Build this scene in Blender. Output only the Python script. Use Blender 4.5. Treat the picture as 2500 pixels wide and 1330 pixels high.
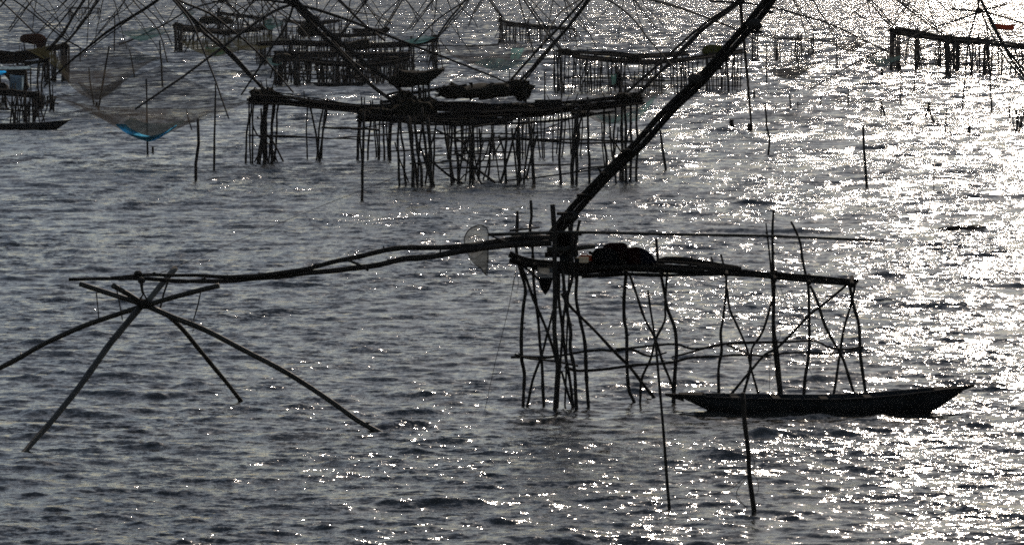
import bpy, math, random
import numpy as np
from mathutils import Vector

for _o in list(bpy.data.objects):
    bpy.data.objects.remove(_o, do_unlink=True)
SC = bpy.context.scene
COL = SC.collection
R = math.radians

# ------------------------------------------------------------------ camera
FPX, CAM_H = 10000.0, 10.0          # focal length in pixels of the 2500 px wide photograph, eye height over the lake
PITCH = math.atan(735.0 / FPX)
cam_d = bpy.data.cameras.new("camera")
cam = bpy.data.objects.new("camera", cam_d)
COL.objects.link(cam)
cam.location = (0, 0, CAM_H)
cam.rotation_euler = (R(90) - PITCH, 0, 0)
cam_d.sensor_width = 36.0
cam_d.lens = FPX * 36.0 / 2500.0
cam_d.clip_start = 1.0
cam_d.clip_end = 30000.0
SC.camera = cam

# ------------------------------------------------------------------ sky, sun, exposure
SUN_AZ, SUN_EL = 11.3, 25.0           # degrees right of the view direction, degrees above the horizon
VEIL = 0.4
VEIL_COL = (2.05, 2.5, 3.05)
world = bpy.data.worlds.new("World")
SC.world = world
world.use_nodes = True
wn = world.node_tree
wn.nodes.clear()
w_out = wn.nodes.new("ShaderNodeOutputWorld")
w_bg = wn.nodes.new("ShaderNodeBackground")
sky = wn.nodes.new("ShaderNodeTexSky")
sky.sky_type = 'NISHITA'
sky.sun_disc = False
sky.sun_elevation = R(SUN_EL)
sky.sun_rotation = R(SUN_AZ)
sky.altitude = 0
sky.air_density = 1.0
sky.dust_density = 0.5
sky.ozone_density = 1.0
w_bg.inputs["Strength"].default_value = 0.06
# a thin veil of high cloud greys the clear-air sky
w_veil = wn.nodes.new("ShaderNodeMix"); w_veil.data_type = 'RGBA'; w_veil.blend_type = 'MIX'
w_veil.inputs[0].default_value = VEIL
w_veil.inputs[7].default_value = (*VEIL_COL, 1)
wn.links.new(sky.outputs[0], w_veil.inputs[6])
wn.links.new(w_veil.outputs[2], w_bg.inputs["Color"])
wn.links.new(w_bg.outputs[0], w_out.inputs["Surface"])
sun_d = bpy.data.lights.new("sun", 'SUN')
sun_d.energy = 2.2
sun_d.angle = R(0.5)
sun_d.color = (1.0, 0.86, 0.72)
sun = bpy.data.objects.new("sun", sun_d)
COL.objects.link(sun)
_sd = Vector((math.sin(R(SUN_AZ)) * math.cos(R(SUN_EL)), math.cos(R(SUN_AZ)) * math.cos(R(SUN_EL)), math.sin(R(SUN_EL))))
sun.rotation_euler = _sd.to_track_quat('Z', 'Y').to_euler()
sun.location = _sd * 200
SC.view_settings.view_transform = 'Standard'
SC.view_settings.look = 'None'
SC.view_settings.gamma = 1.0
SC.view_settings.use_curve_mapping = False
SC.view_settings.exposure = 0.5
SC.cycles.use_denoising = False
SC.cycles.max_bounces = 6
SC.cycles.transparent_max_bounces = 16
SC.cycles.sample_clamp_indirect = 0.6
SC.cycles.caustics_reflective = False
SC.cycles.caustics_refractive = False
SC.cycles.filter_width = 1.7

# ------------------------------------------------------------------ materials
def nmat(name):
    m = bpy.data.materials.new(name)
    m.use_nodes = True
    nt = m.node_tree
    nt.nodes.clear()
    return m, nt, nt.nodes, nt.links

def wood(name, c0, c1, scale=6.0, rough=0.85, spec=0.12):
    m, nt, N, L = nmat(name)
    out = N.new("ShaderNodeOutputMaterial")
    p = N.new("ShaderNodeBsdfPrincipled")
    p.inputs["Roughness"].default_value = rough
    p.inputs["Specular IOR Level"].default_value = spec
    tc = N.new("ShaderNodeTexCoord")
    n1 = N.new("ShaderNodeTexNoise"); n1.inputs["Scale"].default_value = scale; n1.inputs["Detail"].default_value = 6
    rp = N.new("ShaderNodeValToRGB")
    rp.color_ramp.elements[0].position = 0.3; rp.color_ramp.elements[1].position = 0.72
    rp.color_ramp.elements[0].color = (*c0, 1); rp.color_ramp.elements[1].color = (*c1, 1)
    n2 = N.new("ShaderNodeTexNoise"); n2.inputs["Scale"].default_value = scale * 7; n2.inputs["Detail"].default_value = 4
    b = N.new("ShaderNodeBump"); b.inputs["Strength"].default_value = 0.6; b.inputs["Distance"].default_value = 0.01
    L.new(tc.outputs["Object"], n1.inputs["Vector"]); L.new(tc.outputs["Object"], n2.inputs["Vector"])
    L.new(n1.outputs["Fac"], rp.inputs["Fac"]); L.new(rp.outputs["Color"], p.inputs["Base Color"])
    L.new(n2.outputs["Fac"], b.inputs["Height"]); L.new(b.outputs["Normal"], p.inputs["Normal"])
    L.new(p.outputs[0], out.inputs["Surface"])
    return m

M = {}
M['bark'] = wood("weathered_bark", (0.014, 0.011, 0.009), (0.045, 0.036, 0.028))
M['wet'] = wood("dark_wet_wood", (0.010, 0.008, 0.007), (0.030, 0.025, 0.020), rough=0.95, spec=0.02)
M['bamboo'] = wood("old_bamboo", (0.022, 0.018, 0.013), (0.055, 0.046, 0.034), scale=3.0, rough=0.6, spec=0.2)
M['pale'] = wood("bleached_wood", (0.06, 0.053, 0.045), (0.14, 0.125, 0.105), scale=4.0)
M['hull'] = wood("painted_hull_planks", (0.010, 0.010, 0.010), (0.030, 0.030, 0.029), scale=2.5, rough=0.85, spec=0.05)
M['thatch'] = wood("palm_thatch", (0.007, 0.006, 0.004), (0.026, 0.021, 0.013), scale=9.0, rough=0.95, spec=0.03)
M['rope'] = wood("hemp_rope", (0.02, 0.017, 0.014), (0.06, 0.05, 0.04), scale=20.0, rough=0.9, spec=0.1)

def cloth(name, col, cover, trans=0.6, weave=None):
    """thin netting or tarpaulin: part diffuse, part translucent; cover is how much of the weave is thread."""
    m, nt, N, L = nmat(name)
    out = N.new("ShaderNodeOutputMaterial")
    d = N.new("ShaderNodeBsdfDiffuse"); t = N.new("ShaderNodeBsdfTranslucent")
    tc = N.new("ShaderNodeTexCoord")
    n1 = N.new("ShaderNodeTexNoise"); n1.inputs["Scale"].default_value = 1.3; n1.inputs["Detail"].default_value = 5
    L.new(tc.outputs["Object"], n1.inputs["Vector"])
    mr = N.new("ShaderNodeMapRange"); mr.inputs["From Min"].default_value = 0.3; mr.inputs["From Max"].default_value = 0.7
    mr.inputs["To Min"].default_value = 0.6; mr.inputs["To Max"].default_value = 1.15
    L.new(n1.outputs["Fac"], mr.inputs["Value"])
    hs = N.new("ShaderNodeVectorMath"); hs.operation = 'SCALE'; hs.inputs[0].default_value = col
    L.new(mr.outputs[0], hs.inputs["Scale"])
    L.new(hs.outputs[0], d.inputs["Color"]); L.new(hs.outputs[0], t.inputs["Color"])
    mx = N.new("ShaderNodeMixShader"); mx.inputs[0].default_value = trans
    L.new(d.outputs[0], mx.inputs[1]); L.new(t.outputs[0], mx.inputs[2])
    if cover < 0.999:
        tr = N.new("ShaderNodeBsdfTransparent")
        m2 = N.new("ShaderNodeMixShader")
        mr2 = N.new("ShaderNodeMapRange"); mr2.inputs["From Min"].default_value = 0.3; mr2.inputs["From Max"].default_value = 0.7
        mr2.inputs["To Min"].default_value = max(0, cover - 0.13); mr2.inputs["To Max"].default_value = min(1, cover + 0.13)
        n2 = N.new("ShaderNodeTexNoise"); n2.inputs["Scale"].default_value = 2.7; n2.inputs["Detail"].default_value = 4
        L.new(tc.outputs["Object"], n2.inputs["Vector"]); L.new(n2.outputs["Fac"], mr2.inputs["Value"])
        L.new(mr2.outputs[0], m2.inputs[0])
        L.new(tr.outputs[0], m2.inputs[1]); L.new(mx.outputs[0], m2.inputs[2])
        L.new(m2.outputs[0], out.inputs["Surface"])
    else:
        L.new(mx.outputs[0], out.inputs["Surface"])
    return m

M['net_faint'] = cloth("brown_fine_netting", (0.10, 0.085, 0.07), 0.42, 0.5)
M['net_dark'] = cloth("dark_dense_netting", (0.07, 0.065, 0.06), 0.62, 0.5)
M['net_teal'] = cloth("teal_dense_netting", (0.08, 0.18, 0.17), 0.6, 0.6)
M['net_teal_light'] = cloth("pale_teal_netting", (0.20, 0.42, 0.40), 0.68, 0.6)
M['net_green'] = cloth("green_dense_netting", (0.05, 0.19, 0.11), 0.75, 0.6)
M['net_olive'] = cloth("olive_netting", (0.10, 0.09, 0.04), 0.55, 0.5)
M['net_grey'] = cloth("grey_scoop_netting", (0.13, 0.135, 0.13), 0.60, 0.6)
M['net_greygreen'] = cloth("grey_green_netting", (0.17, 0.20, 0.18), 0.78, 0.6)
M['net_band'] = cloth("folded_brown_netting", (0.11, 0.09, 0.07), 0.50, 0.6)
M['tarp_blue'] = cloth("bright_blue_tarpaulin", (0.15, 0.64, 1.0), 1.0, 0.98)
M['tarp_pale'] = cloth("pale_blue_tarpaulin", (0.45, 0.53, 0.58), 1.0, 0.8)
M['tarp_brown'] = cloth("brown_tarpaulin", (0.07, 0.03, 0.018), 1.0, 0.4)
M['tarp_orange'] = cloth("orange_tarpaulin", (0.38, 0.10, 0.03), 1.0, 0.6)
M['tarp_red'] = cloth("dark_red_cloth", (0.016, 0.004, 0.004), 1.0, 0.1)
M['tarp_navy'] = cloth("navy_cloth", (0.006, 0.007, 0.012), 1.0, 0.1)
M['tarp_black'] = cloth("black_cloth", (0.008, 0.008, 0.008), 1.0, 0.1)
M['plastic_white'] = cloth("white_translucent_plastic", (0.75, 0.68, 0.55), 1.0, 0.6)
M['plastic_orange'] = cloth("orange_translucent_plastic", (0.40, 0.08, 0.012), 1.0, 0.5)
M['yellow'] = cloth("yellow_green_cloth", (0.12, 0.12, 0.02), 1.0, 0.6)

def water_material():
    m, nt, N, L = nmat("lake_water")
    out = N.new("ShaderNodeOutputMaterial")
    p = N.new("ShaderNodeBsdfPrincipled")
    p.inputs["Base Color"].default_value = (0.030, 0.027, 0.022, 1)
    p.inputs["IOR"].default_value = 1.333
    p.inputs["Roughness"].default_value = W_ROUGH
    tc = N.new("ShaderNodeNewGeometry")
    mp = N.new("ShaderNodeMapping"); mp.inputs["Rotation"].default_value = (0, 0, R(9))
    L.new(tc.outputs["Position"], mp.inputs["Vector"])
    acc = None
    sy = N.new("ShaderNodeSeparateXYZ"); L.new(tc.outputs["Position"], sy.inputs[0])
    for (fx, fy, amp, ampfar, det) in W_OCT:
        ms = N.new("ShaderNodeVectorMath"); ms.operation = 'MULTIPLY'; ms.inputs[1].default_value = (fx, fy, 1.0)
        L.new(mp.outputs[0], ms.inputs[0])
        n = N.new("ShaderNodeTexNoise"); n.inputs["Scale"].default_value = 1.0
        n.inputs["Detail"].default_value = det; n.inputs["Roughness"].default_value = 0.6
        L.new(ms.outputs[0], n.inputs["Vector"])
        sb = N.new("ShaderNodeVectorMath"); sb.operation = 'SUBTRACT'; sb.inputs[1].default_value = (0.5, 0.5, 0.5)
        L.new(n.outputs["Color"], sb.inputs[0])
        s0 = N.new("ShaderNodeVectorMath"); s0.operation = 'MULTIPLY'; s0.inputs[1].default_value = (1.2, 1.0, 0.0)
        L.new(sb.outputs[0], s0.inputs[0])
        fr = N.new("ShaderNodeMapRange"); fr.inputs["From Min"].default_value = 70; fr.inputs["From Max"].default_value = 420
        fr.inputs["To Min"].default_value = amp; fr.inputs["To Max"].default_value = ampfar
        L.new(sy.outputs["Y"], fr.inputs["Value"])
        sc = N.new("ShaderNodeVectorMath"); sc.operation = 'SCALE'
        L.new(s0.outputs[0], sc.inputs[0]); L.new(fr.outputs[0], sc.inputs["Scale"])
        if acc is None:
            acc = sc.outputs[0]
        else:
            ad = N.new("ShaderNodeVectorMath"); ad.operation = 'ADD'
            L.new(acc, ad.inputs[0]); L.new(sc.outputs[0], ad.inputs[1]); acc = ad.outputs[0]
    # calm streaks and gusty patches: the ripples grow and shrink over tens of metres
    g = N.new("ShaderNodeTexNoise"); g.inputs["Scale"].default_value = 1.0; g.inputs["Detail"].default_value = 7; g.inputs["Roughness"].default_value = 0.68
    gv = N.new("ShaderNodeVectorMath"); gv.operation = 'MULTIPLY'; gv.inputs[1].default_value = (0.10, 0.045, 1.0)
    L.new(mp.outputs[0], gv.inputs[0]); L.new(gv.outputs[0], g.inputs["Vector"])
    gm = N.new("ShaderNodeMapRange"); gm.inputs["From Min"].default_value = 0.35; gm.inputs["From Max"].default_value = 0.65
    gm.inputs["To Min"].default_value = GUST[0]; gm.inputs["To Max"].default_value = GUST[1]
    L.new(g.outputs["Fac"], gm.inputs["Value"])
    # smoother water in the shelter of the near stilts and the moored boat
    d0 = N.new("ShaderNodeVectorMath"); d0.operation = 'SUBTRACT'; d0.inputs[1].default_value = (4.3, 90.6, 0.0)
    L.new(tc.outputs["Position"], d0.inputs[0])
    d1 = N.new("ShaderNodeVectorMath"); d1.operation = 'MULTIPLY'; d1.inputs[1].default_value = (1 / 7.0, 1 / 5.0, 0.0)
    L.new(d0.outputs[0], d1.inputs[0])
    d2 = N.new("ShaderNodeVectorMath"); d2.operation = 'LENGTH'; L.new(d1.outputs[0], d2.inputs[0])
    d3 = N.new("ShaderNodeMapRange"); d3.interpolation_type = 'SMOOTHSTEP'; d3.inputs["From Min"].default_value = 0.25; d3.inputs["From Max"].default_value = 1.0
    d3.inputs["To Min"].default_value = 0.5; d3.inputs["To Max"].default_value = 1.0
    L.new(d2.outputs["Value"], d3.inputs["Value"])
    dm = N.new("ShaderNodeMath"); dm.operation = 'MULTIPLY'
    L.new(gm.outputs[0], dm.inputs[0]); L.new(d3.outputs[0], dm.inputs[1])
    gs = N.new("ShaderNodeVectorMath"); gs.operation = 'SCALE'
    L.new(acc, gs.inputs[0]); L.new(dm.outputs[0], gs.inputs["Scale"])
    ad = N.new("ShaderNodeVectorMath"); ad.operation = 'ADD'
    # the short waves lean: their steep lee faces look back down the lake, more so where only crests still show
    br = N.new("ShaderNodeMapRange"); br.inputs["From Min"].default_value = 70; br.inputs["From Max"].default_value = 450
    br.inputs["To Min"].default_value = LEAN[0]; br.inputs["To Max"].default_value = LEAN[1]
    L.new(sy.outputs["Y"], br.inputs["Value"])
    bc = N.new("ShaderNodeCombineXYZ"); L.new(br.outputs[0], bc.inputs["Y"])
    ab = N.new("ShaderNodeVectorMath"); ab.operation = 'ADD'
    L.new(gs.outputs[0], ab.inputs[0]); L.new(bc.outputs[0], ab.inputs[1])
    L.new(tc.outputs["Normal"], ad.inputs[0]); L.new(ab.outputs[0], ad.inputs[1])
    nz = N.new("ShaderNodeVectorMath"); nz.operation = 'NORMALIZE'
    L.new(ad.outputs[0], nz.inputs[0])
    L.new(nz.outputs[0], p.inputs["Normal"])
    L.new(p.outputs[0], out.inputs["Surface"])
    return m

# ------------------------------------------------------------------ the photograph's lines of sight -> places in the lake
CP, SP = math.cos(PITCH), math.sin(PITCH)
def P(px, py, D):
    """the point D metres out whose line of sight runs through this spot of the photograph."""
    u, v = (px - 1250.0) / FPX, (665.0 - py) / FPX
    t = D / (CP + v * SP)
    return np.array((u * t, D, CAM_H + t * (v * CP - SP)))
def DW(py):
    """distance of the water seen at this height of the photograph."""
    v = (665.0 - py) / FPX
    t = CAM_H / (SP - v * CP)
    return t * (CP + v * SP)

# ------------------------------------------------------------------ the lake
W_ROUGH = 0.10
GUST = (0.35, 1.6)
LEAN = (-0.03, -0.27)
#        waves per metre across and along, slope near, slope far, detail
W_OCT = [(0.30, 0.07, 0.06, 0.50, 1.0), (0.9, 0.26, 0.16, 0.88, 1.0), (1.7, 2.0, 0.52, 0.65, 2.0), (6.0, 8.5, 0.82, 0.65, 2.0), (26.0, 36.0, 0.42, 0.28, 1.0)]

def wave_patch(seed, n, length, lmin, lmax, slope, wind, power):
    rng = np.random.default_rng(seed)
    k1 = np.fft.fftfreq(n, d=length / n) * 2 * np.pi
    kx, ky = np.meshgrid(k1, k1, indexing='ij')
    k = np.hypot(kx, ky); k[0, 0] = 1
    c = (kx * math.cos(wind) + ky * math.sin(wind)) / k
    amp = k ** (-power) * (0.12 + np.abs(c) ** 3)
    lam = 2 * np.pi / k
    amp *= (1 / (1 + np.exp(-(lam - lmin) / (0.12 * lmin)))) * np.exp(-(lam / lmax) ** 3)
    amp[0, 0] = 0
    h = np.fft.ifft2(amp * (rng.normal(size=(n, n)) + 1j * rng.normal(size=(n, n))))
    h = h.real
    gx = np.gradient(h, length / n, axis=0); gy = np.gradient(h, length / n, axis=1)
    s = slope / math.sqrt((gx ** 2 + gy ** 2).mean())
    h *= s
    # sharpen crests a little
    sd = h.std()
    h = h + 0.22 * (h * h - sd * sd) / sd
    return h

def sample(h, length, x, y):
    n = h.shape[0]
    fx = (x / length * n) % n; fy = (y / length * n) % n
    i = np.floor(fx).astype(int); j = np.floor(fy).astype(int)
    a = fx - i; b = fy - j
    i %= n; j %= n; i2 = (i + 1) % n; j2 = (j + 1) % n
    return (h[i, j] * (1 - a) * (1 - b) + h[i2, j] * a * (1 - b) + h[i, j2] * (1 - a) * b + h[i2, j2] * a * b)

def mesh_np(name, V, Q, smooth=True):
    me = bpy.data.meshes.new(name)
    me.vertices.add(len(V)); me.vertices.foreach_set("co", V.astype(np.float32).ravel())
    nq = len(Q)
    me.loops.add(nq * 4); me.loops.foreach_set("vertex_index", Q.astype(np.int32).ravel())
    me.polygons.add(nq)
    me.polygons.foreach_set("loop_start", np.arange(0, nq * 4, 4, dtype=np.int32))
    me.polygons.foreach_set("loop_total", np.full(nq, 4, dtype=np.int32))
    me.polygons.foreach_set("use_smooth", np.full(nq, smooth, dtype=bool))
    me.update(); me.validate()
    return me

def build_lake():
    D0, D1, TAN = 58.0, 1700.0, math.tan(R(9.3))
    ds = [D0]
    while ds[-1] < D1:
        ds.append(ds[-1] + 0.075 * (ds[-1] / 71.0) ** 1.5)
    ds = np.array(ds)
    cols = 560
    ts = np.linspace(-TAN, TAN, cols)
    Dg, Tg = np.meshgrid(ds, ts, indexing='ij')
    X = Dg * Tg; Y = Dg
    swell = wave_patch(3, 1024, 160.0, 0.9, 4.5, 0.07, R(78), 2.0)
    chop = wave_patch(5, 1024, 29.0, 0.25, 1.8, 0.135, R(100), 1.75)
    a = R(17)
    Z = sample(swell, 160.0, X * math.cos(a) + Y * math.sin(a), -X * math.sin(a) + Y * math.cos(a))
    near = np.clip(1.3 - (Dg - 58) / 320.0, 0.35, 1)
    Z = Z + near * sample(chop, 29.0, X * math.cos(-a) + Y * math.sin(-a), -X * math.sin(-a) + Y * math.cos(-a))
    edge = np.minimum(1, (1 - np.abs(Tg) / TAN) / 0.06) * np.minimum(1, (Dg - D0) / 4.0) * np.clip((D1 - Dg) / 300.0, 0, 1)
    Z = Z * edge
    V = np.stack([X, Y, Z], axis=-1).reshape(-1, 3)
    r, c = len(ds), cols
    idx = np.arange(r * c).reshape(r, c)
    Q = np.stack([idx[:-1, :-1], idx[:-1, 1:], idx[1:, 1:], idx[1:, :-1]], axis=-1).reshape(-1, 4)
    B = 14000.0
    n0 = len(V)
    ext = np.array([(-B, -B, 0), (B, -B, 0), (B, B, 0), (-B, B, 0)], float)
    c00, c01, c11, c10 = idx[0, 0], idx[0, -1], idx[-1, -1], idx[-1, 0]
    V = np.vstack([V, ext])
    Q = np.vstack([Q, [(n0, n0 + 1, c01, c00), (n0 + 1, n0 + 2, c11, c01), (n0 + 2, n0 + 3, c10, c11), (n0 + 3, n0, c00, c10)]])
    me = mesh_np("lake_water", V, Q)
    me.materials.append(water_material())
    o = bpy.data.objects.new("lake_water", me); COL.objects.link(o)
    o["kind"] = "structure"
    o["label"] = "wind-ruffled grey lake water glittering under a low sun"
    return o
build_lake()

# ------------------------------------------------------------------ building helpers
def tag(o, label=None, cat=None, group=None, kind=None):
    if label: o["label"] = label
    if cat: o["category"] = cat
    if group: o["group"] = group
    if kind: o["kind"] = kind
    return o

def thing(name, loc, label, cat, group=None):
    o = bpy.data.objects.new(name, None)
    o.empty_display_size = 0.3
    COL.objects.link(o)
    o.location = (float(loc[0]), float(loc[1]), float(loc[2]))
    return tag(o, label, cat, group)

class MB:
    """collects vertices and faces of one mesh"""
    def __init__(self): self.v = []; self.f = []
    def add(self, V, F):
        n = len(self.v)
        self.v.extend([tuple(map(float, p)) for p in V]); self.f.extend([tuple(int(i) + n for i in q) for q in F])
        return self
    def build(self, name, mat, parent=None, smooth=True, label=None):
        org = np.array(parent.location[:]) if parent is not None else None
        # a part of a part: its mesh is measured from the thing it hangs under
        me = bpy.data.meshes.new(name)
        if parent is not None:
            base = parent
            acc = np.array((0.0, 0, 0))
            while base is not None:
                acc += np.array(base.location[:]); base = base.parent
            me.from_pydata([tuple(np.array(p) - acc) for p in self.v], [], self.f)
            loc = (0, 0, 0)
        else:
            c = np.array(self.v).mean(axis=0); c[2] = min(p[2] for p in self.v)
            me.from_pydata([tuple(np.array(p) - c) for p in self.v], [], self.f)
            loc = tuple(c)
        if smooth:
            me.polygons.foreach_set("use_smooth", [True] * len(me.polygons))
        me.materials.append(mat)
        o = bpy.data.objects.new(name, me); COL.objects.link(o)
        o.location = loc
        if parent is not None: o.parent = parent
        if label: o["label"] = label
        return o

def catmull(pts, step, maxn=60):
    P_ = [np.array(p, float) for p in pts]
    if len(P_) == 2:
        n = int(max(2, min(maxn, np.linalg.norm(P_[1] - P_[0]) / step)))
        return [P_[0] + (P_[1] - P_[0]) * i / n for i in range(n + 1)]
    ext = [2 * P_[0] - P_[1]] + P_ + [2 * P_[-1] - P_[-2]]
    out = []
    for i in range(1, len(ext) - 2):
        a, b, c, d = ext[i - 1], ext[i], ext[i + 1], ext[i + 2]
        n = int(max(1, min(maxn, np.linalg.norm(c - b) / step)))
        for k in range(n):
            t = k / n
            out.append(0.5 * ((2 * b) + (c - a) * t + (2 * a - 5 * b + 4 * c - d) * t * t + (3 * b - a - 3 * c + d) * t ** 3))
    out.append(P_[-1])
    return out

RNG = random.Random(11)
def tube(mb, pts, r0, r1, sides=6, step=0.2, wob=0.35, knot=0.12, rng=None, smooth_path=True, flat=1.0):
    """a crooked natural stick through the given points"""
    rng = rng or RNG
    C = catmull(pts, step) if smooth_path else [np.array(p, float) for p in pts]
    n = len(C)
    rm = 0.5 * (r0 + r1)
    ph = [rng.uniform(0, 6.28) for _ in range(4)]
    fr = [rng.uniform(0.5, 1.1), rng.uniform(1.3, 2.6)]
    L = [0.0]
    for i in range(1, n): L.append(L[-1] + float(np.linalg.norm(C[i] - C[i - 1])))
    tot = max(L[-1], 1e-6)
    up = np.array((0.13, 1.0, 0.21))
    V = []; F = []
    for i in range(n):
        t = C[min(i + 1, n - 1)] - C[max(i - 1, 0)]
        t = t / (np.linalg.norm(t) + 1e-9)
        a = np.cross(t, up); a /= (np.linalg.norm(a) + 1e-9); b = np.cross(t, a)
        s = L[i] * 2.2
        env = math.sin(math.pi * min(1, max(0, L[i] / tot))) ** 0.5 if n > 2 else 0
        off = wob * rm * env
        c = C[i] + a * off * (math.sin(fr[0] * s + ph[0]) + 0.6 * math.sin(fr[1] * s + ph[1])) + b * off * math.sin(fr[0] * s * 1.2 + ph[2])
        r = r0 + (r1 - r0) * L[i] / tot
        r *= 1 + knot * (rng.random() - 0.45) * 2 * (0.6 if rng.random() < 0.8 else 1.5)
        for k in range(sides):
            w = 2 * math.pi * k / sides + 0.2 * ph[3]
            V.append(c + a * r * math.cos(w) + b * r * math.sin(w) * flat)
    for i in range(n - 1):
        for k in range(sides):
            k2 = (k + 1) % sides
            F.append((i * sides + k, i * sides + k2, (i + 1) * sides + k2, (i + 1) * sides + k))
    F.append(tuple(range(sides - 1, -1, -1)))
    F.append(tuple((n - 1) * sides + k for k in range(sides)))
    mb.add(V, F)
    return C

def px2r(w, D):
    return 0.5 * w * D / FPX

def stickpts(px, D=None, under=0.7, sink=True):
    """photo points of one stick -> places. D: one distance, a pair (first point, last point) or None = it stands in the water at its last point"""
    if D is None:
        D = DW(px[-1][1])
    D0, D1 = D if isinstance(D, tuple) else (D, D)
    n = len(px)
    cum = [0.0]
    for (xa, ya), (xb, yb) in zip(px, px[1:]): cum.append(cum[-1] + math.hypot(xb - xa, yb - ya))
    pts = [P(x, y, D0 + (D1 - D0) * cum[i] / max(1e-6, cum[-1])) for i, (x, y) in enumerate(px)]
    if sink:
        d = pts[-1] - pts[-2]
        if d[2] < -1e-3:
            k = (pts[-1][2] + under) / -d[2]
            if k > 0: pts.append(pts[-1] + d * k)
    return pts, 0.5 * (D0 + D1)

def stick(parent, name, px, w, D=None, mat='bark', sides=6, step=0.2, wob=0.35, knot=0.16, sink=False, twigs=0, rng=None, label=None, pts=None):
    rng = rng or RNG
    if pts is None:
        pts, Dm = stickpts(px, D, sink=sink)
    else:
        Dm = pts[0][1]
    w0, w1 = w if isinstance(w, tuple) else (w, w)
    mb = MB()
    C = tube(mb, pts, px2r(w0, Dm), px2r(w1, Dm), sides, step, wob, knot, rng)
    for _ in range(twigs):                       # cut-off side shoots
        i = rng.randrange(1, len(C) - 1) if len(C) > 2 else 0
        if C[i][2] < 0.1: continue
        r = px2r(0.5 * (w0 + w1), Dm)
        ang = rng.uniform(0, 6.28)
        dv = np.array((math.cos(ang), 0.5 * math.sin(ang), rng.uniform(0.2, 1.0)))
        dv /= np.linalg.norm(dv)
        tube(mb, [C[i], C[i] + dv * r * rng.uniform(1.6, 3.0)], r * 0.5, r * 0.3, 5, 1, 0, 0, rng)
    return mb.build(name, M[mat], parent, label=label)

def lump(mb, c, rad, rng, n=8, m=6, rough=0.25):
    """an uneven rounded clod (lashing, knot, bundle)"""
    V = []; F = []
    V.append(np.array(c) + np.array((0, 0, -rad[2])))
    for j in range(1, m):
        th = math.pi * j / m
        for i in range(n):
            a = 2 * math.pi * i / n
            k = 1 + rough * (rng.random() - 0.5) * 2
            V.append(np.array(c) + np.array((rad[0] * math.sin(th) * math.cos(a) * k, rad[1] * math.sin(th) * math.sin(a) * k, -rad[2] * math.cos(th) * k)))
    V.append(np.array(c) + np.array((0, 0, rad[2])))
    for i in range(n): F.append((0, 1 + (i + 1) % n, 1 + i))
    for j in range(m - 2):
        for i in range(n):
            a = 1 + j * n + i; b = 1 + j * n + (i + 1) % n
            F.append((a, b, b + n, a + n))
    t = len(V) - 1; s = 1 + (m - 2) * n
    for i in range(n): F.append((s + i, s + (i + 1) % n, t))
    mb.add(V, F)

def shag(parent, outline, D, depth, n, mat='thatch', length=(6, 16), seed=1):
    """loose straws and twig ends standing out of a heap; nobody could count them"""
    rng = random.Random(seed)
    mb = MB()
    for _ in range(n):
        x, y = rng.choice(outline); cx = sum(p[0] for p in outline) / len(outline); cy = sum(p[1] for p in outline) / len(outline)
        k = rng.uniform(0.3, 1.0); x0 = cx + (x - cx) * k; y0 = cy + (y - cy) * k
        d = D + rng.uniform(-0.45, 0.45) * depth
        a = math.atan2(y - cy, (x - cx) * 0.35) + rng.uniform(-0.9, 0.9); L = rng.uniform(*length)
        tube(mb, [P(x0, y0, d), P(x0 + (x - x0) + math.cos(a) * L * 0.7, y0 + (y - y0) + math.sin(a) * L * 0.6, d)], 0.5 * 2.2 * D / FPX, 0.5 * 1.0 * D / FPX, 3, 5, 0, 0, rng)
    o = mb.build("loose_straw", M[mat], parent, smooth=False); o["kind"] = "stuff"
    return o

def interp(poly, x):
    if x <= poly[0][0]: return poly[0][1]
    for (x0, y0), (x1, y1) in zip(poly, poly[1:]):
        if x <= x1: return y0 + (y1 - y0) * (x - x0) / max(1e-6, x1 - x0)
    return poly[-1][1]

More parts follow.
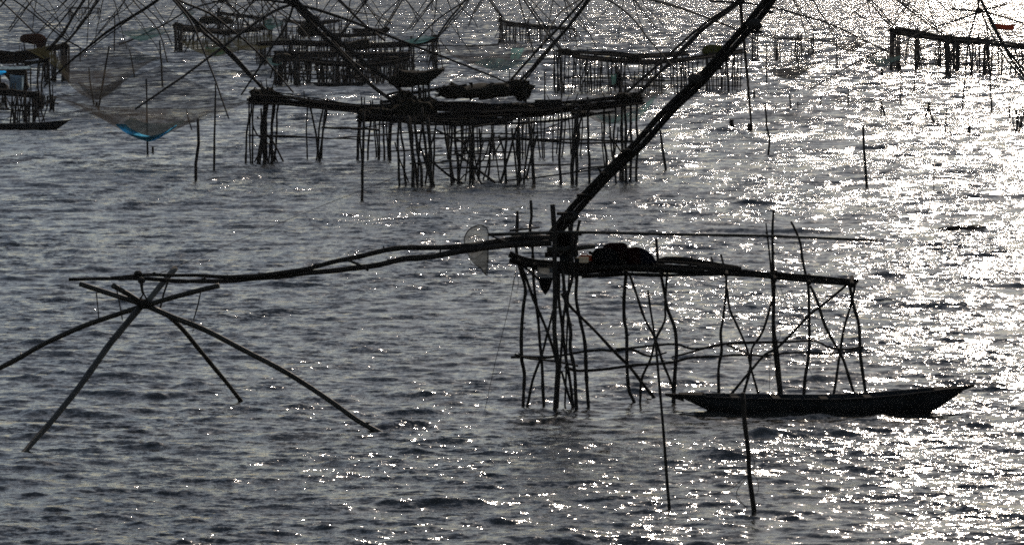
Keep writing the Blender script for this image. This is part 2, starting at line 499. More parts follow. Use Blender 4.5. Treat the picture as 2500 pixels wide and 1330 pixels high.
# ------------------------------------------------------------------ near platform
def near_platform():
    t = thing("fishing_platform", P(1600, 985, 94.0) * np.array((1, 1, 0)),
              "nearest pole platform on tall crooked stilts with a sagging log deck, above the long boat", "fishing platform",
              "stilted fishing platforms in the lake")
    rng = random.Random(3)
    posts = [
        ([(1263, 515), (1262, 560), (1260, 600), (1265, 640), (1283, 703), (1279, 745), (1272, 820), (1272, 880), (1279, 911), (1278, 986)], (8, 9), None),
        ([(1296, 489), (1297, 530), (1294, 555), (1300, 600), (1302, 646), (1307, 724), (1314, 790), (1320, 862), (1325, 911), (1328, 986)], (7, 8), None),
        ([(1349, 499), (1352, 560), (1355, 620), (1356, 660), (1355, 730), (1353, 820), (1362, 896), (1359, 956), (1355, 1001)], (12, 11), None),
        ([(1364, 665), (1364, 730), (1373, 805), (1384, 880), (1391, 926), (1399, 992)], (8, 8), None),
        ([(1374, 660), (1380, 739), (1393, 808), (1391, 850), (1403, 911), (1408, 995)], (9, 9), None),
        ([(1416, 537), (1409, 570), (1405, 610), (1409, 670), (1407, 724), (1415, 775), (1426, 832), (1430, 899), (1437, 992)], (8, 9), None),
        ([(1399, 520), (1395, 560), (1397, 600), (1397, 676), (1383, 727), (1376, 770), (1374, 800)], (8, 6), 93.9),
        ([(1388, 545), (1392, 600), (1390, 660)], (5, 5), 94.3),
        ([(1529, 660), (1523, 730), (1524, 781), (1531, 820), (1533, 941), (1547, 980)], (9, 8), None),
        ([(1602, 583), (1604, 615), (1607, 645), (1612, 667), (1621, 715), (1629, 754), (1648, 799), (1653, 851), (1648, 911), (1644, 988)], (7, 11), 95.0),
        ([(1760, 621), (1768, 655), (1773, 690), (1767, 773), (1761, 812), (1763, 855), (1754, 902), (1755, 985)], (5, 9), 95.2),
        ([(1889, 512), (1886, 560), (1887, 617), (1890, 680), (1890, 754), (1889, 832), (1897, 900), (1904, 985)], (6, 12), 95.0),
        ([(1870, 545), (1876, 600), (1881, 652), (1886, 720), (1890, 790), (1900, 871), (1909, 985)], (4, 9), 95.4),
        ([(1931, 541), (1943, 565), (1955, 595), (1959, 629), (1966, 665), (1973, 699), (1975, 773), (1974, 871), (1967, 920), (1961, 985)], (6, 9), 95.2),
        ([(2074, 690), (2084, 746), (2098, 797), (2100, 871), (2107, 920), (2117, 985)], (8, 9), 95.3),
    ]
    for px, w, D in posts:
        stick(t, "post", px, w, D, 'bark', 7, 0.12, 0.25, 0.15, sink=True, twigs=5, rng=rng)
    braces = [
        ([(1271, 645), (1302, 727), (1329, 790), (1350, 850), (1359, 885)], 7, 94.4, False),
        ([(1353, 750), (1335, 820), (1323, 869), (1299, 929), (1287, 990)], (6, 8), None, True),
        ([(1371, 905), (1383, 945), (1399, 993)], (6, 7), None, True),
        ([(1275, 648), (1300, 668), (1318, 685)], 6, 94.2, False),
        ([(1371, 716), (1392, 748), (1453, 808), (1501, 857), (1537, 893), (1570, 938), (1598, 972)], (7, 8), None, True),
        ([(1535, 665), (1555, 721), (1575, 778), (1600, 827), (1618, 881), (1640, 942), (1645, 985)], (6, 6), 95.4, True),
        ([(1629, 665), (1624, 739), (1624, 784), (1600, 830), (1588, 875), (1566, 926), (1562, 984)], (6, 7), None, True),
        ([(1775, 705), (1781, 754), (1799, 793), (1822, 851), (1832, 894), (1857, 985)], (6, 7), 95.6, True),
        ([(1884, 735), (1861, 812), (1836, 851), (1830, 910), (1810, 985)], (6, 8), 95.6, True),
        ([(1978, 697), (1994, 734), (2014, 793), (2041, 844), (2060, 879), (2094, 985)], (7, 7), 95.6, True),
        ([(2068, 695), (2002, 750), (1974, 769), (1900, 847), (1869, 863), (1830, 910), (1770, 978)], (6, 7), 94.6, True),
        ([(2087, 695), (2080, 734), (2060, 804), (2051, 871), (2030, 985)], (6, 8), 95.5, True),
    ]
    for px, w, D, s in braces:
        stick(t, "brace", px, w, D, 'bark', 6, 0.13, 0.3, 0.15, sink=s, twigs=4, rng=rng)
    rails = [
        ([(1247, 872), (1290, 871), (1330, 872), (1372, 866), (1432, 857), (1470, 854), (1500, 858), (1530, 852), (1560, 848), (1600, 842), (1650, 839), (1690, 851), (1740, 846), (1780, 838), (1850, 835), (1900, 833)], (7, 5), 94.9),
        ([(1256, 864), (1292, 874), (1340, 879), (1370, 884), (1412, 893)], 5, 94.3),
        ([(1378, 895), (1400, 903), (1430, 904), (1500, 897), (1560, 890), (1640, 885), (1690, 873), (1750, 870), (1830, 866), (1880, 872)], (8, 5), 94.5),
        ([(1870, 867), (1960, 860), (2050, 862), (2100, 851)], (5, 5), 94.9),
        ([(1503, 853), (1540, 851), (1570, 865), (1590, 871), (1628, 860)], (9, 4), 94.4),
        ([(1640, 871), (1700, 856), (1760, 840), (1830, 838), (1900, 834), (1990, 833), (2018, 846), (2062, 853), (2108, 847)], (5, 6), 95.3),
        ([(1770, 839), (1800, 852), (1825, 862)], 5, 95.2),
    ]
    for px, w, D in rails:
        stick(t, "rail", px, w, D, 'bark', 6, 0.13, 0.35, 0.18, twigs=3, rng=rng)
    logs = [
        ([(1243, 620), (1272, 632), (1310, 640), (1400, 645), (1480, 640), (1560, 645), (1640, 650)], (16, 10), 94.2),
        ([(1243, 636), (1300, 646), (1400, 656), (1500, 651), (1600, 655), (1720, 663)], (13, 10), 93.9),
        ([(1305, 655), (1400, 669), (1445, 672), (1500, 668), (1600, 671), (1700, 670), (1770, 668)], (9, 7), 93.8),
        ([(1380, 652), (1470, 646), (1560, 641), (1650, 651), (1750, 658), (1806, 657)], (12, 9), 94.5),
        ([(1503, 633), (1600, 638), (1700, 646), (1810, 655)], (6, 8), 94.8),
        ([(1590, 660), (1700, 664), (1800, 668), (1900, 679), (2000, 686), (2092, 691)], (11, 8), 94.2),
        ([(1700, 651), (1800, 661), (1900, 669), (2000, 677), (2096, 687)], (11, 8), 94.6),
        ([(1750, 669), (1850, 675), (1950, 685), (2050, 693), (2087, 697)], 6, 93.9),
        ([(1790, 657), (1900, 671), (2016, 679)], 7, 95.0),
        ([(1606, 641), (1625, 635), (1680, 637), (1740, 643), (1802, 653)], (17, 9), 95.2),
        ([(1420, 676), (1500, 671), (1560, 668), (1640, 671)], (8, 6), 94.1),
        ([(1250, 641), (1330, 655), (1400, 662), (1520, 660)], 9, 94.9),
        ([(1320, 650), (1450, 655), (1600, 662), (1700, 658)], 8, 95.4),
        ([(1880, 664), (1960, 674), (2060, 682), (2095, 683)], 6, 95.4),
    ]
    for px, w, D in logs:
        stick(t, "deck_log", px, w, D, 'wet', 7, 0.14, 0.22, 0.14, twigs=2, rng=rng)
    # cross bearers under the deck, running away from the water's near side, and the axle logs of the lever
    for x, y in ((1283, 652), (1358, 668), (1405, 672), (1526, 668), (1616, 669), (1772, 672), (1892, 684), (1975, 692), (2080, 697)):
        a, b = P(x, y, 93.6), P(x, y - 2, 96.0); b[2] = a[2] + 0.02
        mb = MB(); tube(mb, [a, b], 0.05, 0.045, 7, 0.3, 0.3, 0.15, rng); mb.build("bearer", M['wet'], t)
    stick(t, "crossbar", [(1244, 563), (1275, 561), (1318, 555)], (6, 4), 93.8, 'bark', 6, 0.15, rng=rng, twigs=2)
    stick(t, "crossbar", [(1290, 567), (1345, 570), (1420, 572)], (5, 7), 94.4, 'bark', 6, 0.15, rng=rng)
    stick(t, "axle_log", [(1335, 610), (1400, 607), (1453, 601)], (17, 11), 94.0, 'bamboo', 8, 0.15, 0.1, 0.08, rng=rng)
    stick(t, "axle_log", [(1248, 578), (1300, 578), (1350, 581), (1412, 580)], (16, 14), 94.5, 'bamboo', 8, 0.15, 0.1, 0.08, rng=rng)
    stick(t, "axle_log", [(1330, 622), (1370, 622), (1412, 618)], (13, 12), 94.8, 'wet', 8, 0.15, 0.15, 0.12, rng=rng)
    # lashings at the joints
    for x, y, D, s in ((1356, 585, 93.8, 9), (1402, 585, 93.9, 8), (1265, 578, 94.1, 7), (1300, 578, 94.1, 6), (1404, 610, 93.9, 8), (1357, 640, 93.7, 9), (1266, 636, 93.8, 7), (1303, 646, 93.8, 7),
                       (1889, 675, 94.4, 8), (1323, 869, 93.6, 6), (1600, 829, 94.5, 6), (1832, 868, 94.9, 6), (2052, 857, 95.0, 6), (2080, 692, 94.6, 7), (1889, 617, 95, 6)):
        mb = MB(); r = px2r(s * 2, D) * 0.62; lump(mb, P(x, y, D), (r, r, r * 0.9), rng); mb.build("lashing", M['rope'], t)
    return t
NP = near_platform()

# ------------------------------------------------------------------ things lying and hanging on the near platform
def heap(name, outline, D, depth, mat, label, cat, group=None, seed=1, rough=0.03):
    """a soft bundle: the outline is swept over its own depth and rounded at both ends"""
    rng = random.Random(seed)
    O = [P(x, y, D) for x, y in outline]
    c = sum(O) / len(O)
    ph = [rng.uniform(0, 6.28) for _ in range(6)]
    mb = MB(); n = len(O)
    rings = 9; V = []; F = []
    for j in range(rings):
        s = -1 + 2 * j / (rings - 1)
        k = math.sqrt(max(0.0, 1 - (abs(s) ** 2.6))) if abs(s) < 1 else 0.12
        k = max(k, 0.12)
        for i, o in enumerate(O):
            d = (o - c)
            b = c.copy(); zmin = min(q[2] for q in O)
            b[2] = zmin + (c[2] - zmin) * (0.35 + 0.65 * k)
            q = b + d * np.array((0.35 + 0.65 * k, 0, k))
            if o[2] < zmin + 0.02: q[2] = zmin
            a = 2 * math.pi * i / n
            q = q + np.array((1, 0, 1)) * rough * (math.sin(3 * a + ph[0] + 2 * s) + 0.6 * math.sin(5 * a + ph[1] - 3 * s))
            q[1] = D + s * depth * 0.5
            V.append(q)
    for j in range(rings - 1):
        for i in range(n):
            i2 = (i + 1) % n
            F.append((j * n + i, j * n + i2, (j + 1) * n + i2, (j + 1) * n + i))
    F.append(tuple(range(n - 1, -1, -1))); F.append(tuple((rings - 1) * n + i for i in range(n)))
    mb.add(V, F)
    return tag(mb.build(name, M[mat]), label, cat, group)

# big tied sack with its knotted neck, red bundle on it, navy bundle beside it
g = thing("sack", P(1475, 640, 94.2), "black tied sack with a knotted neck lying on the near deck, beside the orange canister", "sack", "bundles on the near deck")
def dense(poly, n=40):
    pts = catmull([(x, y, 0) for x, y in poly + [poly[0]]], 3.0)
    return [(p[0], p[1]) for p in pts[:-1]]
rngh = random.Random(5)
def body(parent, name, outline, D, depth, mat):
    o = heap(name, dense(outline), D, depth, mat, None, None, seed=rngh.randrange(99), rough=0.006)
    loc = np.array(o.location[:]); o.location = tuple(loc - np.array(parent.location[:])); o.parent = parent
    return o
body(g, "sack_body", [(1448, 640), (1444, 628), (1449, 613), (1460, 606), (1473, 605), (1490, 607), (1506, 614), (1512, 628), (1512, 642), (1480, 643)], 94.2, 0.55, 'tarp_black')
mb = MB(); lump(mb, P(1441, 617, 94.2), (0.04, 0.04, 0.04), rngh); tube(mb, [P(1441, 617, 94.2), P(1450, 622, 94.2)], 0.018, 0.045, 7, 0.05); mb.build("knotted_neck", M['tarp_black'], g)
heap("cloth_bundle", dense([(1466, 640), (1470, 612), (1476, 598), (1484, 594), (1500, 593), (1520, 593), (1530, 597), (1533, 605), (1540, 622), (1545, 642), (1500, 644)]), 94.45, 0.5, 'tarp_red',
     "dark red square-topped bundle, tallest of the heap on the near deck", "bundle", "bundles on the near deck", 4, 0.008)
g = thing("tarpaulin_bundle", P(1560, 640, 94.3), "long low bundle under dark cloth with a rounded navy end, right of the red bundle", "bundle", "bundles on the near deck")
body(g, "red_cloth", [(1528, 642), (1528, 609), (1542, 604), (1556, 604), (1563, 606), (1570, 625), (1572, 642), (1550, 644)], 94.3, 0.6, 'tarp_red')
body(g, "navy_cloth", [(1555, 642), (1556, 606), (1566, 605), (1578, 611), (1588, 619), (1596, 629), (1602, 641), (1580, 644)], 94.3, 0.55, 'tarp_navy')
# drum-like dark counterweight slung at the axle
heap("counterweight_sack", dense([(1364, 568), (1380, 563), (1396, 566), (1403, 580), (1406, 600), (1400, 613), (1385, 618), (1368, 615), (1360, 600), (1359, 582)]), 94.3, 0.4, 'tarp_black',
     "bulky black sack slung at the axle behind the thickest post", "sack", None, 7, 0.012)
heap("crate", [(1366, 620), (1390, 620), (1391, 644), (1366, 644)], 94.4, 0.35, 'hull', "small dark grey-blue crate standing on the deck behind the thickest post", "crate", None, 2, 0.002)

def canister():
    t = thing("canister", P(1427, 641, 94.5), "orange plastic canister lying behind the white box on the near deck", "canister")
    a, b = P(1411, 633, 94.5), P(1447, 633, 94.5)
    mb = MB(); n = 14; V = []; F = []
    prof = [(0.0, 0.05), (0.03, 0.085), (0.08, 0.098), (0.30, 0.098), (0.34, 0.08), (0.355, 0.04)]
    for (s, r) in prof:
        for k in range(n):
            w = 2 * math.pi * k / n
            V.append(a + np.array((s, math.cos(w) * r * 1.3, math.sin(w) * r)))
    for j in range(len(prof) - 1):
        for k in range(n):
            k2 = (k + 1) % n; F.append((j * n + k, j * n + k2, (j + 1) * n + k2, (j + 1) * n + k))
    F.append(tuple(range(n))[::-1]); F.append(tuple((len(prof) - 1) * n + k for k in range(n)))
    mb.add(V, F); mb.build("container", M['plastic_orange'], t)
    mb = MB(); tube(mb, [a + np.array((-0.035, 0, 0.03)), a + np.array((0.01, 0, 0.03))], 0.025, 0.025, 8, 1, 0, 0); mb.build("cap", M['tarp_black'], t)
    mb = MB(); tube(mb, [a + np.array((0.07, 0, 0.09)), a + np.array((0.1, 0, 0.125)), a + np.array((0.2, 0, 0.125)), a + np.array((0.24, 0, 0.09))], 0.012, 0.012, 6, 0.04, 0, 0); mb.build("handle", M['plastic_orange'], t)
canister()

def boxmb(mb, p0, p1, bev=0.01):
    x0, y0, z0 = p0; x1, y1, z1 = p1; b = bev
    V = []
    for z, i in ((z0, b), (z0 + b, 0), (z1 - b, 0), (z1, b)):
        V += [(x0 + i, y0 + i, z), (x1 - i, y0 + i, z), (x1 - i, y1 - i, z), (x0 + i, y1 - i, z)]
    F = [(3, 2, 1, 0), (12, 13, 14, 15)]
    for j in range(3):
        for k in range(4):
            k2 = (k + 1) % 4; F.append((j * 4 + k, j * 4 + k2, (j + 1) * 4 + k2, (j + 1) * 4 + k))
    mb.add(V, F)
def white_box():
    t = thing("plastic_box", P(1421, 641, 93.85), "small white plastic box with a grey end and lid on the near deck", "box")
    a, b = P(1414, 641, 93.8), P(1437, 630, 93.8)
    mb = MB(); boxmb(mb, (a[0], 93.75, a[2]), (b[0], 93.9, b[2])); mb.build("box_body", M['plastic_white'], t, smooth=False)
    c, d = P(1406, 641, 93.8), P(1414, 631, 93.8)
    mb = MB(); boxmb(mb, (c[0], 93.76, c[2]), (d[0], 93.89, d[2])); mb.build("grey_end", M['hull'], t, smooth=False)
    mb = MB(); boxmb(mb, (c[0] - 0.005, 93.74, b[2]), (b[0] + 0.005, 93.91, b[2] + 0.018), 0.004); mb.build("lid", M['plastic_white'], t, smooth=False)
white_box()

def net_surface(rings, closed=True):
    mb = MB(); n = len(rings[0]); V = [p for r in rings for p in r]; F = []
    for j in range(len(rings) - 1):
        for k in range(n if closed else n - 1):
            k2 = (k + 1) % n; F.append((j * n + k, j * n + k2, (j + 1) * n + k2, (j + 1) * n + k))
    mb.add(V, F); return mb

def landing_net():
    t = thing("landing_net", P(1410, 566, 93.3), "long-handled scoop net, its grey mesh bag hanging left of the near platform", "landing net")
    stick(t, "handle", [(1192, 573), (1300, 569), (1410, 567), (1550, 570), (1700, 573), (1900, 577), (2140, 587)], (8, 6.5), 93.3, 'bamboo', 7, 0.3, 0.06, 0.06)
    stick(t, "handle_grip", [(1200, 576), (1222, 586), (1240, 592)], (3, 8), 93.2, 'bamboo', 6, 0.1)
    outl = [(1192, 572), (1190, 560), (1181, 551), (1168, 549), (1152, 556), (1140, 567), (1133, 586), (1137, 602), (1143, 612)]
    hoop_px = outl + [(1160, 616), (1180, 606), (1191, 590)]
    n = len(hoop_px); Dd = [93.2 + 0.22 * math.sin(2 * math.pi * i / n + 2.4) for i in range(n)]
    hoop = [P(x, y, d) for (x, y), d in zip(hoop_px, Dd)]
    mb = MB(); tube(mb, hoop + [hoop[0]], 0.012, 0.012, 6, 0.06, 0, 0); mb.build("hoop", M['bamboo'], t)
    dn = catmull(hoop + [hoop[0]], 0.06)[:-1]
    tip = P(1187, 672, 93.3)
    rings = []
    for j in range(9):
        s = j / 8.0
        ring = []
        for i, p in enumerate(dn):
            q = p * (1 - s) + tip * s
            bulge = math.sin(math.pi * min(1, s)) * 0.25
            cc = (sum(dn) / len(dn)) * (1 - s) + tip * s
            q = q + (q - cc) * bulge * (1.6 if s < 0.7 else 1.0)
            q[0] = min(q[0], P(1192, 600, 93.3)[0] + 0.004 * math.sin(5 * s + i))
            q[0] += 0.008 * math.sin(i * 1.7 + 4 * s)
            ring.append(q)
        rings.append(ring)
    net_surface(rings).build("mesh_bag", M['net_grey'], t)
    # gathered seam at the foot of the bag
    mb = MB(); tube(mb, [P(1146, 632, 93.1), P(1152, 646, 93.1), P(1172, 652, 93.1), P(1179, 664, 93.1), P(1188, 672, 93.2)], 0.006, 0.012, 5, 0.05, 0.5, 0.2)
    tube(mb, [P(1192, 572, 93.2), P(1191, 620, 93.2), P(1190, 672, 93.2)], 0.006, 0.01, 5, 0.1, 0.3, 0.2); mb.build("seam_cord", M['rope'], t)
landing_net()

def catch_bag():
    t = thing("catch_bag", P(1332, 655, 93.6), "pointed catch bag of sheer netting filled dark below, hanging under the near deck", "bag")
    def ring(y, xl, xr, dep):
        a, b = P(xl, y, 93.6), P(xr, y, 93.6); c = (a + b) / 2; r = abs(b[0] - a[0]) / 2
        return [c + np.array((r * math.cos(2 * math.pi * k / 14), dep * math.sin(2 * math.pi * k / 14), 0)) for k in range(14)]
    net_surface([ring(652, 1313, 1350, 0.16), ring(662, 1311, 1351, 0.18), ring(670, 1311, 1351, 0.18), ring(678, 1313, 1350, 0.17)]).build("sheer_top", M['net_grey'], t)
    net_surface([ring(678, 1313, 1350, 0.17), ring(690, 1316, 1347, 0.15), ring(703, 1319, 1343, 0.12), ring(713, 1326, 1337, 0.06), ring(719, 1330, 1333, 0.012)]).build("full_bottom", M['tarp_black'], t)
    mb = MB(); tube(mb, ring(652, 1313, 1350, 0.16) + [ring(652, 1313, 1350, 0.16)[0]], 0.008, 0.008, 5, 0.05, 0, 0); mb.build("rim_cord", M['rope'], t)
catch_bag()

# ------------------------------------------------------------------ lever, ladder pole and the lowered net frame in front
def ladder_pole():
    t = thing("ladder_pole", P(1345, 590, 94.0), "thick double log with step cleats leaning steeply up above the near deck", "ladder")
    a = [(1342, 585), (1400, 513), (1490, 418), (1560, 352), (1640, 262), (1710, 196), (1790, 108), (1850, 38), (1905, -35)]
    stick(t, "log", [(x - 5, y - 5) for x, y in a], (15, 16), 94.1, 'wet', 9, 0.2, 0.12, 0.07, twigs=3)
    stick(t, "log", [(x + 6, y + 5) for x, y in a], (16, 14), 94.0, 'wet', 9, 0.2, 0.12, 0.07, twigs=3)
    for x, y, w in ((1379, 522, 40), (1428, 477, 40), (1478, 424, 22), (1532, 368, 24), (1584, 320, 18), (1634, 269, 16), (1746, 167, 34), (1838, 78, 44), (1876, 30, 24)):
        mb = MB(); D = 93.75
        p = P(x, y, D); h = w * D / FPX / 2
        V0 = (p[0] - h, D - 0.05, p[2] - 0.035); V1 = (p[0] + h, D + 0.2, p[2] + 0.03)
        boxmb(mb, V0, V1, 0.012)
        o = mb.build("step_cleat", M['wet'], t, smooth=False)
    for x, y in ((1392, 530), (1843, 60), (1698, 195)):
        mb = MB(); lump(mb, P(x, y, 93.9), (0.17, 0.16, 0.13), RNG, 12, 7, 0.25); mb.build("lashing", M['rope'], t)
    return t
ladder_pole()

def near_lift_net():
    hub = P(351, 742, 90.8)
    t = thing("lift_net", hub * np.array((1, 1, 0)), "nearest lift net frame, four curved poles standing in the water under its lever poles", "lift net", "lift net frames")
    Dl = (93.9, 90.8)
    stick(t, "lever_pole", [(1345, 580), (1250, 585), (1150, 598), (1050, 604), (940, 612), (850, 629), (760, 655), (700, 664), (600, 676)], (15, 10), (93.7, 91.4), 'bark', 9, 0.2, 0.3, 0.1, twigs=4)
    stick(t, "lever_pole", [(1345, 592), (1250, 598), (1150, 610), (1050, 626), (980, 632), (900, 650), (800, 662), (700, 673), (600, 682), (480, 686), (350, 681), (255, 681), (168, 682)], (17, 8), (93.5, 90.4), 'bark', 9, 0.2, 0.25, 0.1, twigs=6)
    stick(t, "lever_pole", [(720, 662), (640, 672), (560, 676), (480, 674), (400, 672), (340, 672), (270, 678)], (12, 7), (91.8, 90.7), 'bark', 8, 0.2, 0.3, 0.12, twigs=3)
    stick(t, "spreader", [(846, 634), (872, 645), (900, 660)], (6, 7), 92.0, 'bark', 6, 0.1)
    stick(t, "rope_loop", [(346, 686), (349, 710), (351, 720)], (8, 6), 90.7, 'rope', 7, 0.05, 0.3, 0.25)
    stick(t, "rope_loop", [(350, 716), (344, 726), (337, 738)], (4, 5), 90.7, 'rope', 6, 0.05, 0.3, 0.25)
    stick(t, "rope_loop", [(350, 716), (357, 727), (362, 738)], (4, 5), 90.7, 'rope', 6, 0.05, 0.3, 0.25)
    mb = MB(); lump(mb, P(337, 666, 90.7), (0.09, 0.09, 0.05), RNG); lump(mb, P(376, 669, 90.7), (0.05, 0.05, 0.05), RNG); lump(mb, P(345, 684, 90.7), (0.09, 0.09, 0.07), RNG); mb.build("lashing", M['rope'], t)
    mb = MB(); lump(mb, hub, (0.17, 0.15, 0.11), RNG, 10, 7, 0.2); lump(mb, P(340, 735, 90.9), (0.1, 0.1, 0.07), RNG); mb.build("hub_lashing", M['wet'], t)
    arms = [
        ([(196, 693), (275, 719), (350, 743)], (13, 13), (91.6, 90.8), 'bamboo'),
        ([(276, 697), (313, 718), (345, 738)], (13, 12), (90.2, 90.8), 'bamboo'),
        ([(428, 655), (398, 690), (358, 738)], (15, 14), (91.8, 90.8), 'pale'),
        ([(535, 697), (450, 718), (360, 744)], (13, 13), (90.5, 90.8), 'bamboo'),
    ]
    for px, w, D, m in arms:
        stick(t, "stub", px, w, D, m, 10, 0.15, 0.05, 0.05)
    legs = [
        ([(362, 748), (425, 775), (500, 805), (590, 851), (700, 910), (800, 973), (870, 1024), (914, 1049)], (14, 13), (90.8, DW(1049))),
        ([(372, 752), (404, 766), (440, 797), (480, 845), (520, 893), (560, 942), (587, 977)], (12, 10), (90.8, DW(977))),
        ([(342, 750), (300, 800), (262, 848), (200, 935), (130, 1022), (88, 1070), (62, 1100)], (17, 13), (90.8, DW(1100))),
        ([(340, 750), (280, 769), (200, 797), (110, 838), (50, 872), (0, 898), (-100, 950), (-238, 1012)], (13, 11), (90.8, DW(1012))),
    ]
    for px, w, D in legs:
        stick(t, "arm", px, w, D, 'bamboo', 10, 0.2, 0.05, 0.06, sink=True, twigs=2)
    for px in ([(235, 713), (238, 745), (241, 779)], [(284, 704), (292, 742), (299, 781)], [(411, 688), (401, 715), (392, 752)], [(490, 712), (483, 745), (473, 779)], [(408, 688), (399, 716), (390, 752)]):
        stick(t, "tie_rope", px, 3.2, 90.7, 'rope', 5, 0.1, 0.15, 0.2)
    stick(t, "tie_rope", [(473, 779), (473, 800), (470, 812)], 1.5, 90.7, 'rope', 5, 0.1, 0.15, 0.2)
    return t
near_lift_net()

def line(name, px, w, D, label, cat="rope", mat='rope', group=None, sink=False):
    pts, Dm = stickpts(px, D, sink=sink)
    mb = MB(); tube(mb, pts, px2r(w, Dm), px2r(w, Dm), 5, 0.6, 0.0, 0.0)
    return tag(mb.build(name, M[mat]), label, cat, group)
line("hauling_rope", [(385, 669), (560, 596), (800, 497), (930, 447), (1240, 322), (1560, 178), (1880, 12)], 1.3, (90.8, 94.1), "long taut rope rising from the near lever poles to the top of the ladder log")
line("fishing_line", [(1262, 650), (1240, 760), (1210, 880), (1183, 1004)], 1.4, (93.8, DW(1004)), "thin line hanging off the left end of the near deck into the water", "line")
line("fishing_line", [(1258, 665), (1250, 705), (1261, 716), (1266, 690), (1263, 660)], 1.2, 93.7, "small slack loop of line at the left end of the near deck", "line")
line("fishing_line", [(1905, 700), (1925, 760), (1955, 860), (1990, 930), (2030, 963)], 1.2, (95.0, 95.6), "thin line slanting down between the right stilts of the near platform", "line")
line("fishing_line", [(1890, 680), (1900, 730), (1905, 820), (1880, 875), (1878, 955)], 1.3, 94.6, "slack line drooping beside the double stilt of the near platform", "line")

# ------------------------------------------------------------------ boats
def make_boat(mat='hull'):
    """a long narrow plank boat with flat overhanging ends; lies along x, waterline at z = 0, 7 m long"""
    t = thing("wooden_boat", (0, 0, 0), "x", "boat")
    #      x      halfbeam keel  rim
    S = [(-3.2, 0.15, 0.36, 0.42), (-2.95, 0.24, 0.24, 0.41), (-2.6, 0.33, 0.07, 0.39), (-2.3, 0.39, -0.06, 0.38), (-1.8, 0.44, -0.11, 0.365), (-1.0, 0.48, -0.12, 0.35), (0.0, 0.50, -0.12, 0.34),
         (1.0, 0.49, -0.12, 0.37), (1.8, 0.45, -0.10, 0.43), (2.25, 0.39, -0.06, 0.475), (2.55, 0.34, -0.01, 0.505), (2.8, 0.27, 0.15, 0.53), (3.05, 0.20, 0.32, 0.55), (3.25, 0.13, 0.45, 0.56)]
    mb = MB(); V = []; F = []
    prof = 9
    def section(x, hb, kz, rz, inset):
        out = []
        for j in range(prof):
            s = -1 + 2 * j / (prof - 1)
            y = s * (hb - inset)
            e = abs(s) ** 3.0
            z = kz + inset * 0.8 + (rz - kz - inset * 0.8) * e
            out.append((x, y * (0.78 + 0.22 * e), z))
        return out
    n = len(S)
    outer = [section(x, hb, kz, rz, 0) for x, hb, kz, rz in S]
    inner = [section(x, hb, kz, rz, 0.03) for x, hb, kz, rz in S]
    for r in outer + inner: V += r
    for j in range(n - 1):
        for k in range(prof - 1):
            a = j * prof + k; F.append((a, a + prof, a + prof + 1, a + 1))
            b = (n + j) * prof + k; F.append((b, b + 1, b + prof + 1, b + prof))
    for j in range(n - 1):
        for k in (0, prof - 1):
            a = j * prof + k; b = (n + j) * prof + k
            F.append((a, b, b + prof, a + prof) if k == 0 else (a, a + prof, b + prof, b))
    for j in (0, n - 1):
        F.append(tuple(j * prof + k for k in range(prof)))
    mb.add(V, F); mb.build("hull", M[mat], t)
    # rubbing strakes along the rim
    for s in (-1, 1):
        mb = MB(); tube(mb, [(x, s * (hb + 0.012), rz - 0.005) for x, hb, kz, rz in S], 0.022, 0.022, 6, 0.4, 0.1, 0.05); mb.build("gunwale", M[mat], t)
    for x0, x1, x2, z0, z1 in ((-3.2, -2.62, -3.52, 0.41, 0.44), (3.05, 2.62, 3.52, 0.53, 0.625)):
        mb = MB(); hb = 0.21
        sgn = 1 if x2 > x0 else -1
        Vt = [(x1, -0.33, z0 - 0.02 * sgn), (x1, 0.33, z0 - 0.02 * sgn), (x0, hb, z0 + 0.03), (x0, -hb, z0 + 0.03)]
        Vb = [(a, b, c - 0.06) for a, b, c in Vt]
        mb.add(Vt + Vb, [(0, 1, 2, 3), (7, 6, 5, 4), (0, 4, 5, 1), (1, 5, 6, 2), (2, 6, 7, 3), (3, 7, 4, 0)]); mb.build("end_deck", M['wet'], t, smooth=False)
        mb = MB(); a0 = z0 - 0.02
        Vt = [(x0 - 0.1 * sgn, -0.09, a0 + 0.03), (x0 - 0.1 * sgn, 0.09, a0 + 0.03), (x2, 0.05, z1), (x2, -0.05, z1)]
        Vb = [(a, b, c - (0.16 if i < 2 else 0.05)) for i, (a, b, c) in enumerate(Vt)]
        mb.add(Vt + Vb, [(0, 1, 2, 3), (7, 6, 5, 4), (0, 4, 5, 1), (1, 5, 6, 2), (2, 6, 7, 3), (3, 7, 4, 0)]); mb.build("stem_tongue", M['wet'], t, smooth=False)
    for x in (-1.95, -1.0, 0.1, 1.1, 2.0):
        rz = 0.34 + 0.03 * abs(x); mb = MB(); boxmb(mb, (x - 0.09, -0.44, rz - 0.055), (x + 0.09, 0.44, rz - 0.02), 0.005); mb.build("thwart", M['wet'], t, smooth=False)
    return t
boat0 = make_boat()
boat0.location = tuple(P(2001, 1008, 92.75)); boat0.location.z = 0.0; boat0.rotation_euler = (0, 0, R(1.5))
boat0["label"] = "long narrow plank boat moored under the near platform's right end"; boat0["group"] = "long wooden boats"
def copy_thing(src, loc, rz, label, scale=1.0):
    c = src.copy(); COL.objects.link(c); c.location = loc; c.rotation_euler = (0, 0, rz); c.scale = (scale,) * 3; c["label"] = label
    for ch in [o for o in bpy.data.objects if o.parent == src]:
        k = ch.copy(); COL.objects.link(k); k.parent = c
    return c
p = P(40, 316, DW(316)); copy_thing(boat0, (p[0], p[1], 0), R(4), "low black boat lying below the blue hut, cut by the picture's edge")
p = P(828, 211, DW(211)); copy_thing(boat0, (p[0], p[1], 0), R(-3), "dark flat boat moored under the dense stilts left of the upswept canopy", 0.78)

